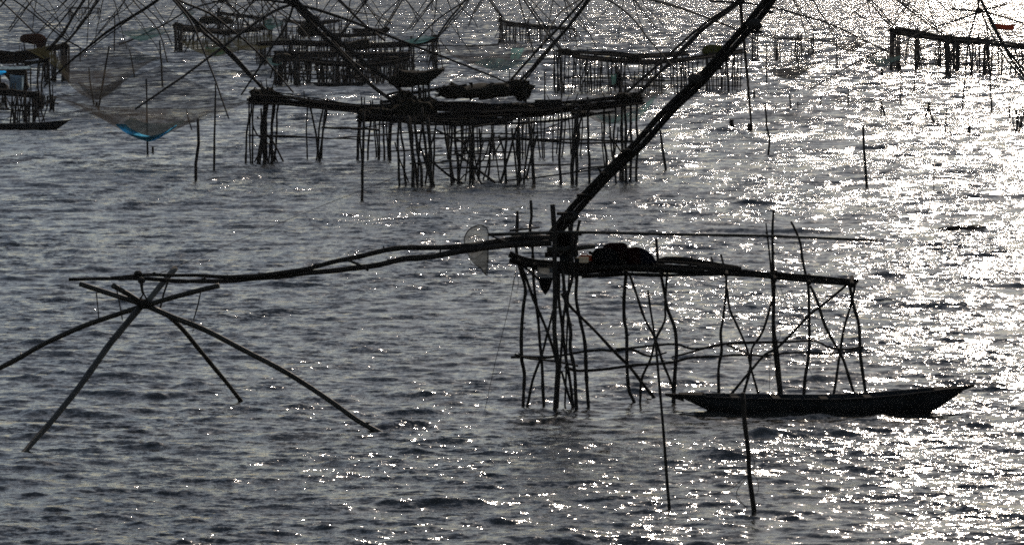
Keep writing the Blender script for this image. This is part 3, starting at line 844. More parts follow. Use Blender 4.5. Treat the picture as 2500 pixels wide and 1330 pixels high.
# ------------------------------------------------------------------ single poles standing in the water
LOOSE = [
    # photo points top -> water, width, name, label
    ([(1582, 708), (1589, 760), (1600, 830), (1612, 956), (1622, 1090), (1634, 1242)], (5, 9), "mooring_pole", "tall thin pole in front of the near platform, left of the boat's bow", 'bark'),
    ([(1813, 958), (1820, 1040), (1828, 1110), (1831, 1170), (1840, 1247)], (11, 13), "mooring_pole", "thick short pole standing before the boat with line tangled round it", 'bark'),
    ([(2107, 308), (2109, 360), (2112, 400), (2116, 458)], (4, 7), "mooring_pole", "lone straight pole in the bright glitter, upper right", 'bark'),
    ([(483, 290), (484, 350), (479, 400), (478, 441)], (5, 7), "mooring_pole", "short thick pole left of the second platform, standing in dark water", 'bark'),
    ([(526, 205), (524, 330), (522, 416)], (3, 4.5), "mooring_pole", "tall thin straight pole just left of the second platform", 'bark'),
    ([(357, 193), (359, 280), (360, 375)], (3, 4), "mooring_pole", "thin pole rising through the blue bottomed net", 'bark'),
    ([(266, 114), (255, 180), (240, 269)], (3, 4), "mooring_pole", "thin pole leaning right, beside the dark hanging net", 'bark'),
    ([(217, 165), (222, 215), (229, 255)], (2.5, 4), "mooring_pole", "slim pole crossing the left half of the dark hanging net", 'bark'),
    ([(236, 250), (235, 264)], (5, 5), "mooring_stump", "low stump under the dark hanging net", 'wet'),
    ([(316, 120), (324, 160), (329, 189)], (2, 3), "mooring_pole", "thin short pole leaning left, between the net frames upper left", 'bark'),
    ([(390, 100), (394, 160), (397, 211)], (3, 4), "mooring_pole", "upright pole behind the blue bottomed net, below the teal net", 'bark'),
    ([(455, 268), (460, 292), (468, 317)], (2, 2.5), "mooring_pole", "tiny slanting stick at the right end of the blue bottomed net", 'bark'),
    ([(373, 358), (373, 373)], (4, 4), "mooring_stump", "small stump right of the pole through the blue bottomed net", 'wet'),
    ([(196, 118), (196, 150)], (2, 3), "mooring_pole", "short upright stick right of the left platform's brown canopy", 'bark'),
    ([(280, 30), (279, 125)], (2, 3), "mooring_pole", "faint tall pole far behind, upper left, right of the small far platform", 'bark'),
    ([(888, 272), (886, 380), (883, 489)], (5, 6), "mooring_pole", "long pole in front of the second platform's middle, standing forward of its stilts", 'bark'),
    ([(1612, 318), (1617, 360), (1625, 415)], (4, 6), "mooring_pole", "dark leaning pole behind the ladder log", 'bark'),
    ([(1868, 255), (1871, 290), (1872, 312), (1880, 338), (1876, 379)], (3, 5), "mooring_pole", "crooked kinked pole right of the ladder log", 'bark'),
    ([(2283, 385), (2280, 420), (2280, 470), (2263, 525)], (2, 3), "mooring_pole", "thin crooked stick in the brightest glitter, far right", 'bark'),
    ([(1787, 292), (1786, 299), (1789, 313)], (8, 10), "mooring_stump", "left of two thick stumps beside the ladder log", 'wet'),
    ([(1832, 302), (1832, 319)], (10, 11), "mooring_stump", "right of two thick stumps, at the foot of the long net arm", 'wet'),
    ([(2149, 240), (2154, 262), (2161, 283)], (3, 4), "mooring_pole", "right stick of the leaning pair in the glitter", 'bark'),
    ([(2151, 258), (2151, 282)], (3, 3), "mooring_pole", "left short stick of the leaning pair in the glitter", 'bark'),
    ([(2267, 250), (2271, 275), (2279, 298)], (4, 5), "mooring_pole", "right leg of the inverted V of sticks, right side", 'bark'),
    ([(2270, 252), (2264, 270), (2259, 286)], (4, 4), "mooring_pole", "left leg of the inverted V of sticks, right side", 'bark'),
    ([(2312, 256), (2308, 326)], (2, 3), "mooring_pole", "hair-thin stick right of the inverted V of sticks", 'bark'),
    ([(1841, 222), (1841, 239)], (3, 4), "mooring_stump", "tiny post right of the long net arm, above the stumps", 'wet'),
    ([(1826, 205), (1825, 248)], (2, 3), "mooring_pole", "short thin stick touching the long net arm", 'bark'),
    ([(1928, 230), (1930, 264)], (3, 3.5), "mooring_pole", "short upright stick below the brown dip net", 'bark'),
    ([(1897, 252), (1893, 267)], (2, 3), "mooring_stump", "tiny leaning stick left below the brown dip net", 'wet'),
    ([(1948, 248), (1948, 263)], (2, 3), "mooring_stump", "tiny stick right below the brown dip net", 'wet'),
    ([(2005, 233), (2003, 256)], (3, 3.5), "mooring_stump", "small upright stick in glitter, third right of the brown dip net", 'wet'),
    ([(2071, 215), (2070, 257)], (2, 3), "mooring_pole", "slim stick in glitter below the far light net", 'bark'),
    ([(1871, 108), (1871, 206)], (2, 3), "mooring_pole", "thin tall pole left of the brown dip net", 'bark'),
    ([(1946, 88), (1949, 165)], (2, 3), "mooring_pole", "thin tall pole right above the brown dip net", 'bark'),
    ([(2043, 92), (2043, 180)], (2, 3), "mooring_pole", "thin tall pole under the far light net", 'bark'),
    ([(2200, 160), (2199, 255)], (2, 3), "mooring_pole", "thin pole before the left stilts of the far right platform", 'bark'),
    ([(2236, 150), (2231, 225)], (2, 3), "mooring_pole", "thin pole, second before the stilts of the far right platform", 'bark'),
    ([(2418, 200), (2421, 276)], (3, 3), "mooring_pole", "thin pole reaching down below the far right platform", 'bark'),
    ([(2465, 256), (2464, 286)], (3, 3), "mooring_pole", "short stick left of the brushwood pile at the right edge", 'bark'),
    ([(2366, 308), (2366, 326)], (6, 4), "mooring_stump", "pointed brown stump in the brightest glitter, right", 'wet'),
    ([(2152, 168), (2154, 184)], (5, 6), "mooring_stump", "small brown stump under the far teal net", 'wet'),
    ([(1371, 205), (1371, 240)], (3, 3), "mooring_pole", "thin post behind the second platform's middle", 'bark'),
    ([(1330, 175), (1330, 270)], (3, 3), "mooring_pole", "taller thin post behind the second platform's middle", 'bark'),
    ([(707, 150), (714, 180)], (3, 3), "mooring_pole", "short stick by the middle platform's left stilt cluster", 'bark'),
]
for px, w, nm, lab, mt in LOOSE:
    pts, Dm = stickpts(px, None, sink=True)
    if Dm > 170: w = (w[0] * 1.35, w[1] * 1.3)
    mb = MB(); tube(mb, pts, px2r(w[0], Dm), px2r(w[1], Dm), 7 if Dm < 130 else 5, 0.2 if Dm < 130 else 0.6, 0.2, 0.12)
    o = mb.build(nm, M[mt]); tag(o, lab, "stump" if "stump" in nm else "pole", "stumps in the water" if "stump" in nm else "loose poles in the water")

def tangle():
    rng = random.Random(9)
    D = DW(1243)
    mb = MB()
    for base in (([(1828, 1150), (1848, 1168), (1852, 1195), (1840, 1210), (1830, 1190)]), ([(1822, 1165), (1800, 1195), (1798, 1215), (1812, 1230), (1826, 1240)]),
                 ([(1832, 1100), (1842, 1130), (1838, 1150)]), ([(1798, 1200), (1806, 1220), (1822, 1236)])):
        tube(mb, [P(x, y, D) for x, y in base], 0.006, 0.006, 4, 0.05, 0.2, 0, rng)
    tag(mb.build("tangled_line", M['rope']), "loops of tangled line caught on the thick short pole before the boat", "line")
tangle()
line("mooring_line", [(1542, 1230), (1570, 1226), (1640, 1218), (1700, 1212), (1750, 1203), (1790, 1190), (1822, 1160)], 1.8, 76.3, "slack line slung between the two poles before the boat", "line")
line("mooring_line", [(1834, 1112), (1900, 1138), (2000, 1180), (2090, 1218), (2180, 1256), (2300, 1300), (2480, 1375)], 1.4, (76.3, 70.5), "thin line running from the thick short pole down to the right", "line")
line("mooring_line", [(1866, 1262), (1873, 1295), (1885, 1345)], 1.2, (74.9, 71.0), "thin line end trailing near the bottom of the picture", "line")

def brushwood():
    t = thing("brushwood_pile", P(2490, 315, DW(318)) * np.array((1, 1, 0)), "pile of dark brushwood sticks standing in the water at the right edge", "brushwood")
    rng = random.Random(21)
    for i in range(26):
        x = rng.uniform(2472, 2530); D = DW(rng.uniform(308, 326))
        a = P(x + rng.uniform(-22, 22), rng.uniform(262, 292), D); b = P(x, 318, D); b[2] = -0.5
        mb = MB(); tube(mb, [a, (a + b) / 2 + np.array((rng.uniform(-.1, .1), 0, 0)), b], 0.03, 0.045, 5, 0.6, 0.4, 0.1, rng); mb.build("stick", M['wet'], t)
brushwood()

# ------------------------------------------------------------------ second platform, the big one behind
RM = random.Random(77)
def second_platform():
    DF, DB = DW(451), DW(398)
    t = thing("fishing_platform", P(1090, 451, 0.5 * (DF + DB)) * np.array((1, 1, 0)),
              "large crowded pole platform behind the near one, long sagging double deck on dozens of stilts", "fishing platform", "stilted fishing platforms in the lake")
    rng = RM
    front_top = [(870, 285), (960, 290), (1060, 292), (1180, 292), (1300, 284), (1400, 272), (1500, 262), (1570, 250)]
    back_top = [(600, 243), (660, 240), (740, 252), (880, 266), (1000, 262), (1200, 264), (1300, 258), (1440, 254), (1570, 242)]
    # back row on the left: clusters
    post = lambda px, w, D=None, mat='bark', **k: stick(t, "post", px, w, D, mat, 6, 0.22, 0.3, 0.15, sink=True, rng=rng, **k)
    left = [(608, 601, 397, 5), (614, 612, 397, 4), (622, 616, 398, 4), (650, 630, 400, 11), (654, 645, 399, 8), (652, 651, 392, 6), (673, 663, 399, 7), (668, 655, 398, 5), (682, 670, 394, 5),
            (752, 751, 389, 4), (754, 779, 393, 5), (790, 773, 391, 5), (799, 781, 396, 5), (796, 786, 386, 4), (882, 872, 389, 7), (880, 884, 390, 5), (906, 898, 388, 5), (903, 919, 384, 4), (909, 924, 388, 4),
            (930, 926, 389, 4), (937, 938, 389, 5), (943, 948, 386, 4), (957, 952, 390, 9)]
    for xt, xb, y, w in left:
        top = interp(back_top, xt) + rng.uniform(-6, 10)
        if rng.random() < 0.3: top -= rng.uniform(8, 26)
        xm = (xt + xb) / 2 + rng.uniform(-4, 4)
        post([(xt, top), (xt + (xm - xt) * 0.5 + rng.uniform(-3, 3), top * 0.75 + y * 0.25), (xm, (top + y) / 2), (xb, y)], (w * 0.9, w * 1.1))
    for px, w in (([(618, 268), (616, 300), (628, 330), (660, 355), (676, 392)], 4), ([(641, 320), (665, 345), (694, 398)], 5), ([(632, 290), (628, 285)], 4),
                  ([(652, 320), (640, 360), (622, 396)], 4)):
        stick(t, "brace", px, w, DW(396), 'bark', 5, 0.3, 0.2, 0.1, sink=True, rng=rng)
    # front rows
    front = [(974, 975, 452, 6), (978, 992, 451, 6), (996, 1009, 455, 8), (1000, 1019, 454, 6), (1012, 1031, 455, 7), (1034, 1020, 440, 5), (1044, 1058, 455, 9), (1030, 1052, 450, 7), (1066, 1038, 448, 5), (1102, 1103, 449, 6),
             (1110, 1118, 448, 7), (1155, 1147, 449, 6), (1152, 1155, 449, 6), (1235, 1235, 448, 6), (1268, 1267, 449, 8), (1290, 1304, 453, 8), (1371, 1369, 449, 6), (1407, 1397, 450, 8), (1414, 1408, 450, 6),
             (1435, 1438, 446, 6), (1475, 1480, 420, 6), (1502, 1497, 400, 5), (1518, 1521, 443, 7), (1524, 1527, 444, 7), (1540, 1538, 444, 6), (1555, 1554, 443, 6)]
    for xt, xb, y, w in front:
        top = interp(front_top, xt) + rng.uniform(-8, 6)
        if rng.random() < 0.25: top -= rng.uniform(10, 36)
        xm = (xt + xb) / 2 + rng.uniform(-4, 4)
        post([(xt, top), (xt + (xm - xt) * 0.5 + rng.uniform(-3, 3), top * 0.75 + y * 0.25), (xm, (top + y) / 2), (xb + (xm - xb) * 0.5 + rng.uniform(-3, 3), top * 0.25 + y * 0.75), (xb, y)], (w * 0.95, w * 1.15))
    # braced pairs that cross
    for px, w in (([(1404, 285), (1415, 330), (1408, 380), (1408, 450)], 6), ([(1420, 285), (1410, 330), (1400, 390), (1398, 450)], 5), ([(1130, 345), (1150, 390), (1175, 448), (1186, 450)], 5),
                  ([(1118, 375), (1150, 402), (1180, 425), (1211, 449)], 6), ([(1262, 310), (1245, 370), (1232, 410), (1221, 448)], 6), ([(1218, 330), (1232, 380), (1236, 448)], 5),
                  ([(1225, 345), (1205, 378), (1204, 380)], 4), ([(1140, 340), (1125, 400), (1120, 446)], 5), ([(1055, 395), (1090, 425), (1130, 449)], 6), ([(1060, 315), (1110, 340), (1140, 350)], 5),
                  ([(1195, 345), (1180, 390), (1130, 430), (1122, 440)], 4), ([(1486, 332), (1505, 355), (1522, 380)], 4), ([(1345, 285), (1340, 300)], 4)):
        stick(t, "brace", px, w, DW(449), 'bark', 5, 0.3, 0.25, 0.1, sink=px[-1][1] > 435, rng=rng)
    # extra crooked props leaning through the front rows
    for i in range(26):
        x = rng.choice([rng.uniform(975, 1065), rng.uniform(1100, 1310), rng.uniform(1100, 1310), rng.uniform(1480, 1560), rng.uniform(610, 690)])
        back = x < 700
        yb = rng.uniform(390, 399) if back else rng.uniform(436, 453)
        top = interp(back_top if back else front_top, x) + rng.uniform(4, 60); dx = rng.uniform(-34, 34)
        stick(t, "brace", [(x + dx, top), (x + dx * 0.6 + rng.uniform(-5, 5), top * 0.6 + yb * 0.4), (x, yb)], rng.uniform(3.5, 6), None, 'bark', 5, 0.3, 0.35, 0.15, sink=True, rng=rng)
    # the thicket of back stilts seen between them
    for i in range(30):
        x = rng.choice([rng.uniform(1070, 1330), rng.uniform(1060, 1190), rng.uniform(1280, 1420)]); y = rng.uniform(372, 392)
        top = interp(back_top, x) + rng.uniform(0, 8)
        x2 = x + rng.uniform(-9, 9)
        post([(x2, top), ((x + x2) / 2 + rng.uniform(-4, 4), (top + y) / 2), (x, y)], (3.2, 4))
    # uprights standing above the deck
    for x, y0, y1, w in ((888, 238, 290, 4), (884, 236, 262, 4), (743, 222, 258, 3), (792, 240, 268, 3), (619, 216, 250, 3), (1028, 214, 290, 7), (1040, 216, 290, 6), (1008, 205, 250, 5), (1048, 208, 300, 6), (975, 232, 290, 7),
                         (1284, 215, 290, 5), (1278, 175, 230, 3), (1243, 172, 235, 3), (1513, 200, 260, 8), (1526, 210, 262, 5), (1556, 226, 262, 5), (1509, 175, 210, 4), (1438, 255, 285, 4), (1400, 250, 275, 3), (930, 244, 285, 7)):
        stick(t, "upright", [(x + rng.uniform(-2, 2), y0), (x, y1)], (w * 0.8, w), 0.5 * (DF + DB) - 4, 'bark', 6, 0.25, 0.3, 0.12, rng=rng)
    # deck logs, back line and front line, lying side by side
    def logs(poly, n, D, spread, w, x0, x1, dd=2.2):
        for i in range(n):
            a = rng.uniform(x0, x1 - (x1 - x0) * 0.4); b = min(x1, a + rng.uniform(0.35, 0.7) * (x1 - x0))
            if i % 3 == 0: a = x0 + rng.uniform(-8, 10)
            if i % 3 == 1: b = x1 + rng.uniform(-12, 6); a = min(a, b - 80)
            xs = [a + (b - a) * k / 4 for k in range(5)]
            off = (i / max(1, n - 1) - 0.5) * 2 * spread
            px = [(x, interp(poly, x) + off + rng.uniform(-2, 2)) for x in xs]
            stick(t, "deck_log", px, (w * rng.uniform(0.8, 1.3), w * rng.uniform(0.6, 1.0)), D + rng.uniform(-dd, dd) * 0.5, 'wet', 6, 0.3, 0.22, 0.15, rng=rng)
    logs(back_top, 13, DB - 2, 9, 5.5, 606, 1110)
    logs(back_top, 10, DB - 2, 7, 5.5, 990, 1562)
    logs(front_top, 9, DF + 1, 7, 6, 876, 1260)
    logs([(1050, 286), (1300, 276), (1570, 246)], 11, DF + 2, 7, 6, 1050, 1566)
    for px, w in (([(655, 222), (740, 236), (840, 252), (900, 258)], 3), ([(612, 234), (700, 238), (760, 250), (880, 262)], 6), ([(870, 295), (960, 296), (1060, 304), (1170, 305), (1300, 300)], 6),
                  ([(1000, 228), (1040, 222), (1100, 214), (1140, 208)], 7), ([(945, 232), (985, 224), (1010, 228)], 6), ([(1262, 302), (1340, 296), (1420, 285), (1500, 272)], 6), ([(1385, 250), (1430, 248), (1480, 240), (1562, 232)], 9),
                  ([(1470, 258), (1520, 256), (1575, 252)], 6), ([(930, 250), (1000, 244), (1080, 250), (1200, 256), (1290, 262)], 8)):
        stick(t, "deck_log", px, w, 0.5 * (DF + DB), 'wet', 6, 0.3, 0.25, 0.12, rng=rng)
    # rails low between the stilts
    for px, w, D in (([(606, 331), (700, 332), (800, 338), (900, 332), (980, 325), (1060, 322)], 3.5, DB), ([(640, 334), (760, 336), (850, 339), (912, 344)], 3.5, DB), ([(785, 311), (850, 313), (925, 318)], 6, DB),
                     ([(1000, 326), (1100, 326), (1230, 327), (1320, 326)], 4, DB), ([(1060, 338), (1200, 337), (1300, 340), (1440, 342), (1545, 345)], 5, DF + 6), ([(1100, 345), (1250, 341), (1340, 346), (1460, 349), (1560, 345)], 5, DF + 7),
                     ([(1090, 369), (1180, 369), (1280, 373)], 4, DB), ([(1080, 394), (1190, 392), (1240, 388)], 4, DF + 5), ([(1078, 412), (1160, 409), (1260, 404), (1370, 403), (1400, 401)], 4, DF + 1), ([(1232, 442), (1280, 437), (1360, 427), (1420, 420), (1470, 410), (1560, 411)], 4, DF - 1),
                     ([(1400, 420), (1440, 408), (1490, 405), (1540, 406)], 4, DF), ([(950, 370), (1010, 366), (1080, 362)], 4, DB - 8), ([(1000, 400), (1060, 398), (1100, 393)], 4, DF + 4), ([(1100, 328), (1150, 312), (1240, 296)], 4, DF + 5),
                     ([(1298, 324), (1360, 318), (1432, 312)], 3, DF + 3), ([(1320, 318), (1370, 300), (1402, 284)], 3, DF + 2), ([(890, 312), (960, 300), (1010, 296)], 3, DB - 6), ([(1060, 380), (1130, 377), (1200, 374)], 4, DB)):
        stick(t, "rail", px, w, D, 'bark', 5, 0.3, 0.4, 0.15, rng=rng)
    # brush clod and lashings at the corners
    for x, y, D, rx, rz in ((648, 236, DB, 0.75, 0.38), (640, 247, DB, 0.6, 0.2), (985, 248, DB - 10, 0.6, 0.45), (1012, 272, DF + 3, 0.9, 0.5), (1040, 258, DB - 12, 0.5, 0.4), (920, 274, DB - 4, 0.9, 0.22), (1420, 278, DF + 5, 0.5, 0.13), (1180, 290, DF + 4, 0.6, 0.16), (1535, 240, DF + 6, 0.7, 0.22), (888, 284, DF + 8, 0.35, 0.25), (978, 262, DF + 5, 0.3, 0.3),
                            (1262, 214, DB - 8, 0.75, 0.36), (1276, 228, DB - 8, 0.4, 0.36), (1260, 262, DF + 6, 0.8, 0.2)):
        mb = MB(); lump(mb, P(x, y, D), (rx, 0.5, rz), rng, 16, 9, 0.38); mb.build("brush_clod", M['thatch'], t)
        k = FPX / D; shag(t, [(x + rx * k * math.cos(a), y + rz * k * math.sin(a)) for a in [i * 0.4 for i in range(16)]], D, 0.8, 26, 'wet', (3, 12), int(x))
    for x, y, dx, dy in ((652, 215, -2, -24), (646, 214, -10, -18), (664, 212, 6, -22), (640, 222, -16, -8), (1300 - 20, 200, 4, -16), (1265, 200, -14, -10), (1480, 235, -12, -14), (1400, 248, 12, -22), (1350, 250, -16, -20), (1376, 250, 14, -18)):
        stick(t, "twig", [(x, y + 12), (x + dx, y + dy)], (4, 2), DB - 6, 'bark', 5, 0.3, 0.2, 0, rng=rng)
    o = heap("low_thatch_roof", dense([(1066, 236), (1070, 222), (1086, 213), (1102, 206), (1150, 208), (1200, 206), (1240, 205), (1248, 215), (1240, 232), (1200, 238), (1120, 236)]), DB - 10, 3.0, 'thatch', None, None, seed=8, rough=0.07)
    shag(t, [(1066, 234), (1070, 222), (1086, 213), (1102, 206), (1150, 207), (1200, 206), (1240, 205), (1248, 215), (1240, 232), (1200, 238), (1150, 239), (1110, 238)], DB - 10, 3.0, 220, 'thatch', (4, 12), 4)
    loc = np.array(o.location[:]); o.location = tuple(loc - np.array(t.location[:])); o.parent = t
    return t
second_platform()

def canopy(name, outline, D, depth, mat, label, cat="shelter", posts=()):
    t = thing(name, P(outline[0][0], outline[0][1] + 30, D) * np.array((1, 1, 1)), label, cat)
    o = heap("roof", outline, D, depth, mat, None, None, seed=int(outline[0][0]), rough=0.02)
    loc = np.array(o.location[:]); o.location = tuple(loc - np.array(t.location[:])); o.parent = t
    if mat == 'thatch':
        shag(t, outline[::3], D, depth, 90, 'thatch', (2, 8), 7)
    for px, w in posts:
        stick(t, "post", px, w, D, 'bark', 5, 0.3, 0.2, 0.1)
    return t
canopy("shelter_canopy", dense([(947, 198), (955, 186), (968, 180), (975, 170), (985, 171), (1000, 172), (1040, 173), (1070, 167), (1088, 165), (1086, 170), (1074, 182), (1062, 192), (1052, 199), (1046, 208), (1020, 209), (985, 212), (950, 206)]),
       DW(430), 2.0, 'thatch', "dark upswept canopy like a boat's prow, raised on posts over the second platform",
       posts=[([(1022, 205), (1022, 262)], 5), ([(1033, 205), (1034, 262)], 5), ([(1046, 200), (1050, 262)], 6), ([(976, 208), (975, 262)], 5)])
heap("stacked_crate", [(1306, 243), (1372, 243), (1372, 258), (1306, 258)], DW(435), 0.9, 'wet', "flat dark crate on the second platform's right half", "crate", None, 6, 0.01)

# ------------------------------------------------------------------ far platforms, each from its own deck lines and stilt clusters
def far_platform(label, base, deck, clusters, seed, depth=None, dn=6, dw=4, ds=5, w=3.0, rails=3, mat='bark', extra=(), clods=(), lean=4, thicket=6):
    """deck: list of photo polylines; clusters: (x0, x1, how many, base row)"""
    rng = random.Random(seed)
    D0 = DW(base)
    xs = [c[0] for c in clusters] + [c[1] for c in clusters]
    t = thing("fishing_platform", P(0.5 * (min(xs) + max(xs)), base, D0) * np.array((1, 1, 0)), label, "fishing platform", "stilted fishing platforms in the lake")
    sides = 4 if D0 > 330 else 5
    st = 0.6 if D0 > 330 else 0.4
    topline = deck[0]
    for (x0, x1, n, y) in clusters:
        for i in range(n):
            x = x0 + (x1 - x0) * (i + rng.uniform(0.1, 0.9)) / n
            yy = y + rng.uniform(-3, 3); xt = x + rng.uniform(-lean, lean)
            dk = rng.choice(deck)
            if not (dk[0][0] - 6 <= xt <= dk[-1][0] + 6): dk = topline
            top = interp(dk, xt) + rng.uniform(-2, 3) - (rng.uniform(3, 16) if rng.random() < 0.22 else 0)
            stick(t, "post", [(xt, top), ((x + xt) / 2 + rng.uniform(-2, 2), (top + yy) / 2), (x, yy)], w * rng.uniform(0.8, 1.45), None, mat, sides, st, 0.2, 0.1, sink=True, rng=rng)
    for k, dk in enumerate(deck):
        Dk = D0 + k * 5
        for i in range(dn):
            a, b = dk[0][0], dk[-1][0]
            xa = a + rng.uniform(0, 0.35) * (b - a) if i % 2 else a + rng.uniform(-4, 4)
            xb = b - rng.uniform(0, 0.35) * (b - a) if i % 2 == 0 else b + rng.uniform(-4, 4)
            px = [(xa + (xb - xa) * q / 5, interp(dk, xa + (xb - xa) * q / 5) + (i / max(1, dn - 1) - 0.5) * ds * 1.2 + rng.uniform(-1, 1)) for q in range(6)]
            stick(t, "deck_log", px, dw * rng.uniform(0.8, 1.35), Dk + rng.uniform(-1, 1), 'wet', sides, st, 0.25, 0.12, rng=rng)
    for i in range(rails):
        c = rng.choice(clusters); c2 = rng.choice(clusters)
        xa, xb = min(c[0], c2[0]), max(c[1], c2[1])
        f = rng.uniform(0.35, 0.85)
        ya, yb = (interp(topline, x) * (1 - f) + base * f for x in (xa, xb))
        stick(t, "rail", [(xa - 3, ya), ((xa + xb) / 2, (ya + yb) / 2 + rng.uniform(-2, 2)), (xb + 3, yb)], w * 0.8, D0, mat, sides, st, 0.3, 0.1, rng=rng)
    for i in range(rails):
        c = rng.choice(clusters); x = rng.uniform(c[0], c[1]); dx = rng.uniform(12, 26) * rng.choice((-1, 1))
        top = interp(topline, x)
        stick(t, "brace", [(x, top), (x + dx, c[3])], w * 0.8, D0 + 1, mat, sides, st, 0.3, 0.1, rng=rng, sink=True)
    x0, x1 = min(xs), max(xs)
    for i in range(thicket):                       # tangled props and crooked branches between the stilts
        c = rng.choice(clusters); x = rng.uniform(max(x0, c[0] - 12), min(x1, c[1] + 12)); top = interp(topline, x)
        f0, f1 = rng.uniform(0, 0.5), rng.uniform(0.6, 1.0); dx = rng.uniform(-16, 16)
        stick(t, "prop", [(x, top + (c[3] - top) * f0), (x + dx * 0.4 + rng.uniform(-4, 4), top + (c[3] - top) * 0.5 * (f0 + f1)), (x + dx, top + (c[3] - top) * f1)], w * rng.uniform(0.6, 1.1), D0 + rng.uniform(-4, 8), mat, sides, st, 0.3, 0.1, rng=rng)
    for i in range(int(thicket * 0.5)):            # uprights standing over the deck
        c = rng.choice(clusters); x = rng.uniform(c[0], c[1]); top = interp(topline, x)
        stick(t, "upright", [(x + rng.uniform(-4, 4), top - rng.uniform(8, 26)), (x, top + 3)], w * rng.uniform(0.5, 0.9), D0 + rng.uniform(-2, 4), mat, sides, st, 0.3, 0.1, rng=rng)
    for px, ww, nm, mt in extra:
        stick(t, nm, px, ww, D0, mt, sides, st, 0.2, 0.1, rng=rng)
    for x, y, rx, rz in clods:
        mb = MB(); k = D0 / FPX; lump(mb, P(x, y, D0), (rx * k, 0.5, rz * k), rng, 9, 6, 0.3); mb.build("brush_clod", M['thatch'], t)
    return t

far_platform("dense dark platform with a swaybacked deck behind the second one, boat moored below it", 206, [[(668, 148), (700, 142), (760, 150), (850, 158), (960, 150), (1000, 140)], [(668, 132), (740, 134), (820, 132), (900, 136), (1000, 134)]],
             [(669, 690, 9, 207), (692, 702, 3, 200), (717, 733, 5, 207), (744, 760, 3, 203), (775, 800, 6, 203), (812, 832, 8, 205), (840, 862, 7, 204), (868, 900, 9, 203), (905, 940, 9, 202), (945, 1000, 12, 195)],
             101, thicket=46, w=4, dw=5, dn=8, ds=9, rails=9, clods=((690, 140, 22, 9), (960, 145, 20, 6)), lean=6,
             extra=[([(720, 180), (742, 190), (752, 206)], 4, "brace", 'bark'), ([(758, 192), (830, 193), (890, 190)], 3, "rail", 'bark')])
far_platform("dark platform with a long straight deck, directly behind the swaybacked one", 178, [[(630, 108), (720, 106), (800, 108), (900, 112), (1010, 108), (1060, 96)]],
             [(626, 652, 9, 158), (700, 760, 9, 172), (770, 880, 14, 176), (900, 985, 12, 178), (1000, 1012, 4, 172), (1055, 1070, 6, 168)], 102, thicket=40, w=3.2, dw=5, dn=8, ds=8, rails=7, clods=((1062, 92, 10, 7),),
             extra=[([(1010, 112), (1100, 113), (1180, 112), (1218, 110)], 3.5, "deck_log", 'wet'), ([(1000, 130), (1030, 131), (1066, 129)], 3, "rail", 'bark')])
far_platform("far platform of thin stilts with a long low dark deck, above the dense stilts", 150, [[(790, 85), (850, 88), (905, 84), (945, 78)], [(860, 76), (945, 74)]],
             [(700, 740, 9, 150), (790, 860, 10, 140), (880, 945, 9, 132)], 103, thicket=20, w=2.8, dw=4, dn=6, ds=6, clods=((942, 72, 10, 6),))
far_platform("far left-of-centre platform with gently sagging deck and a box shaped lookout hut", 126, [[(424, 68), (480, 76), (540, 80), (600, 76), (664, 64)], [(440, 66), (500, 74), (560, 82)]],
             [(425, 446, 11, 126), (452, 500, 5, 120), (520, 560, 6, 112), (580, 665, 14, 104)], 104, thicket=22, w=2.8, dw=4.5, dn=8, ds=7, clods=((432, 63, 12, 8), (655, 62, 12, 6)))
far_platform("small faint platform far off behind the sagging one, upper left centre", 86, [[(528, 32), (560, 36), (600, 40), (664, 50)]], [(530, 545, 6, 82), (560, 620, 8, 84), (640, 664, 5, 90)], 105, thicket=6, w=2.2, dw=3, dn=6, ds=5)
far_platform("small faint platform with slanting deck left of the thick net hub, far off", 94, [[(690, 50), (730, 58), (790, 56), (830, 50)]], [(686, 702, 9, 96), (740, 790, 8, 92), (800, 835, 6, 84)], 106, thicket=8, w=2.4, dw=3.2, dn=6, ds=5)
far_platform("tiny ghostly platform farthest off in the upper left corner", 50, [[(170, 20), (200, 20), (244, 21)]], [(168, 176, 4, 48), (190, 215, 4, 46), (238, 245, 3, 44)], 107, w=1.8, dw=2, dn=3, ds=2, rails=2)
far_platform("narrow far platform standing alone in glitter, upper centre", 105, [[(1217, 50), (1250, 57), (1300, 63), (1350, 68), (1405, 72)], [(1222, 60), (1290, 66), (1350, 72)]],
             [(1216, 1232, 7, 106), (1236, 1262, 6, 104), (1268, 1300, 6, 104), (1312, 1345, 4, 102), (1365, 1410, 6, 98)], 108, thicket=8, w=2.6, dw=3.4, dn=5, ds=4, clods=((1222, 48, 6, 5),))
far_platform("long right-centre platform of widely spread thin stilts, crossed by the ladder log", 225, [[(1362, 130), (1430, 140), (1500, 148), (1580, 152), (1680, 146), (1760, 132), (1815, 124)], [(1372, 128), (1480, 131), (1560, 138), (1680, 130)]],
             [(1352, 1378, 9, 225), (1384, 1430, 5, 226), (1425, 1470, 9, 226), (1480, 1530, 7, 224), (1555, 1620, 9, 226), (1640, 1700, 10, 226), (1715, 1810, 18, 222)], 109, thicket=26, w=3.0, dw=4.5, dn=8, ds=7, rails=10,
             clods=((1380, 127, 18, 8), (1550, 142, 16, 9)), lean=7)
far_platform("faint row of thin stilts with a drooping rail, right of the ladder log", 148, [[(1832, 83), (1880, 90), (1940, 95), (2000, 97), (2040, 104)]],
             [(1833, 1850, 6, 149), (1890, 1905, 5, 148), (1932, 1962, 5, 146), (1975, 1990, 3, 140)], 110, thicket=4, w=2.4, dw=3, dn=3, ds=3, rails=2, extra=[([(1820, 76), (1862, 80)], 5, "deck_log", 'wet')])
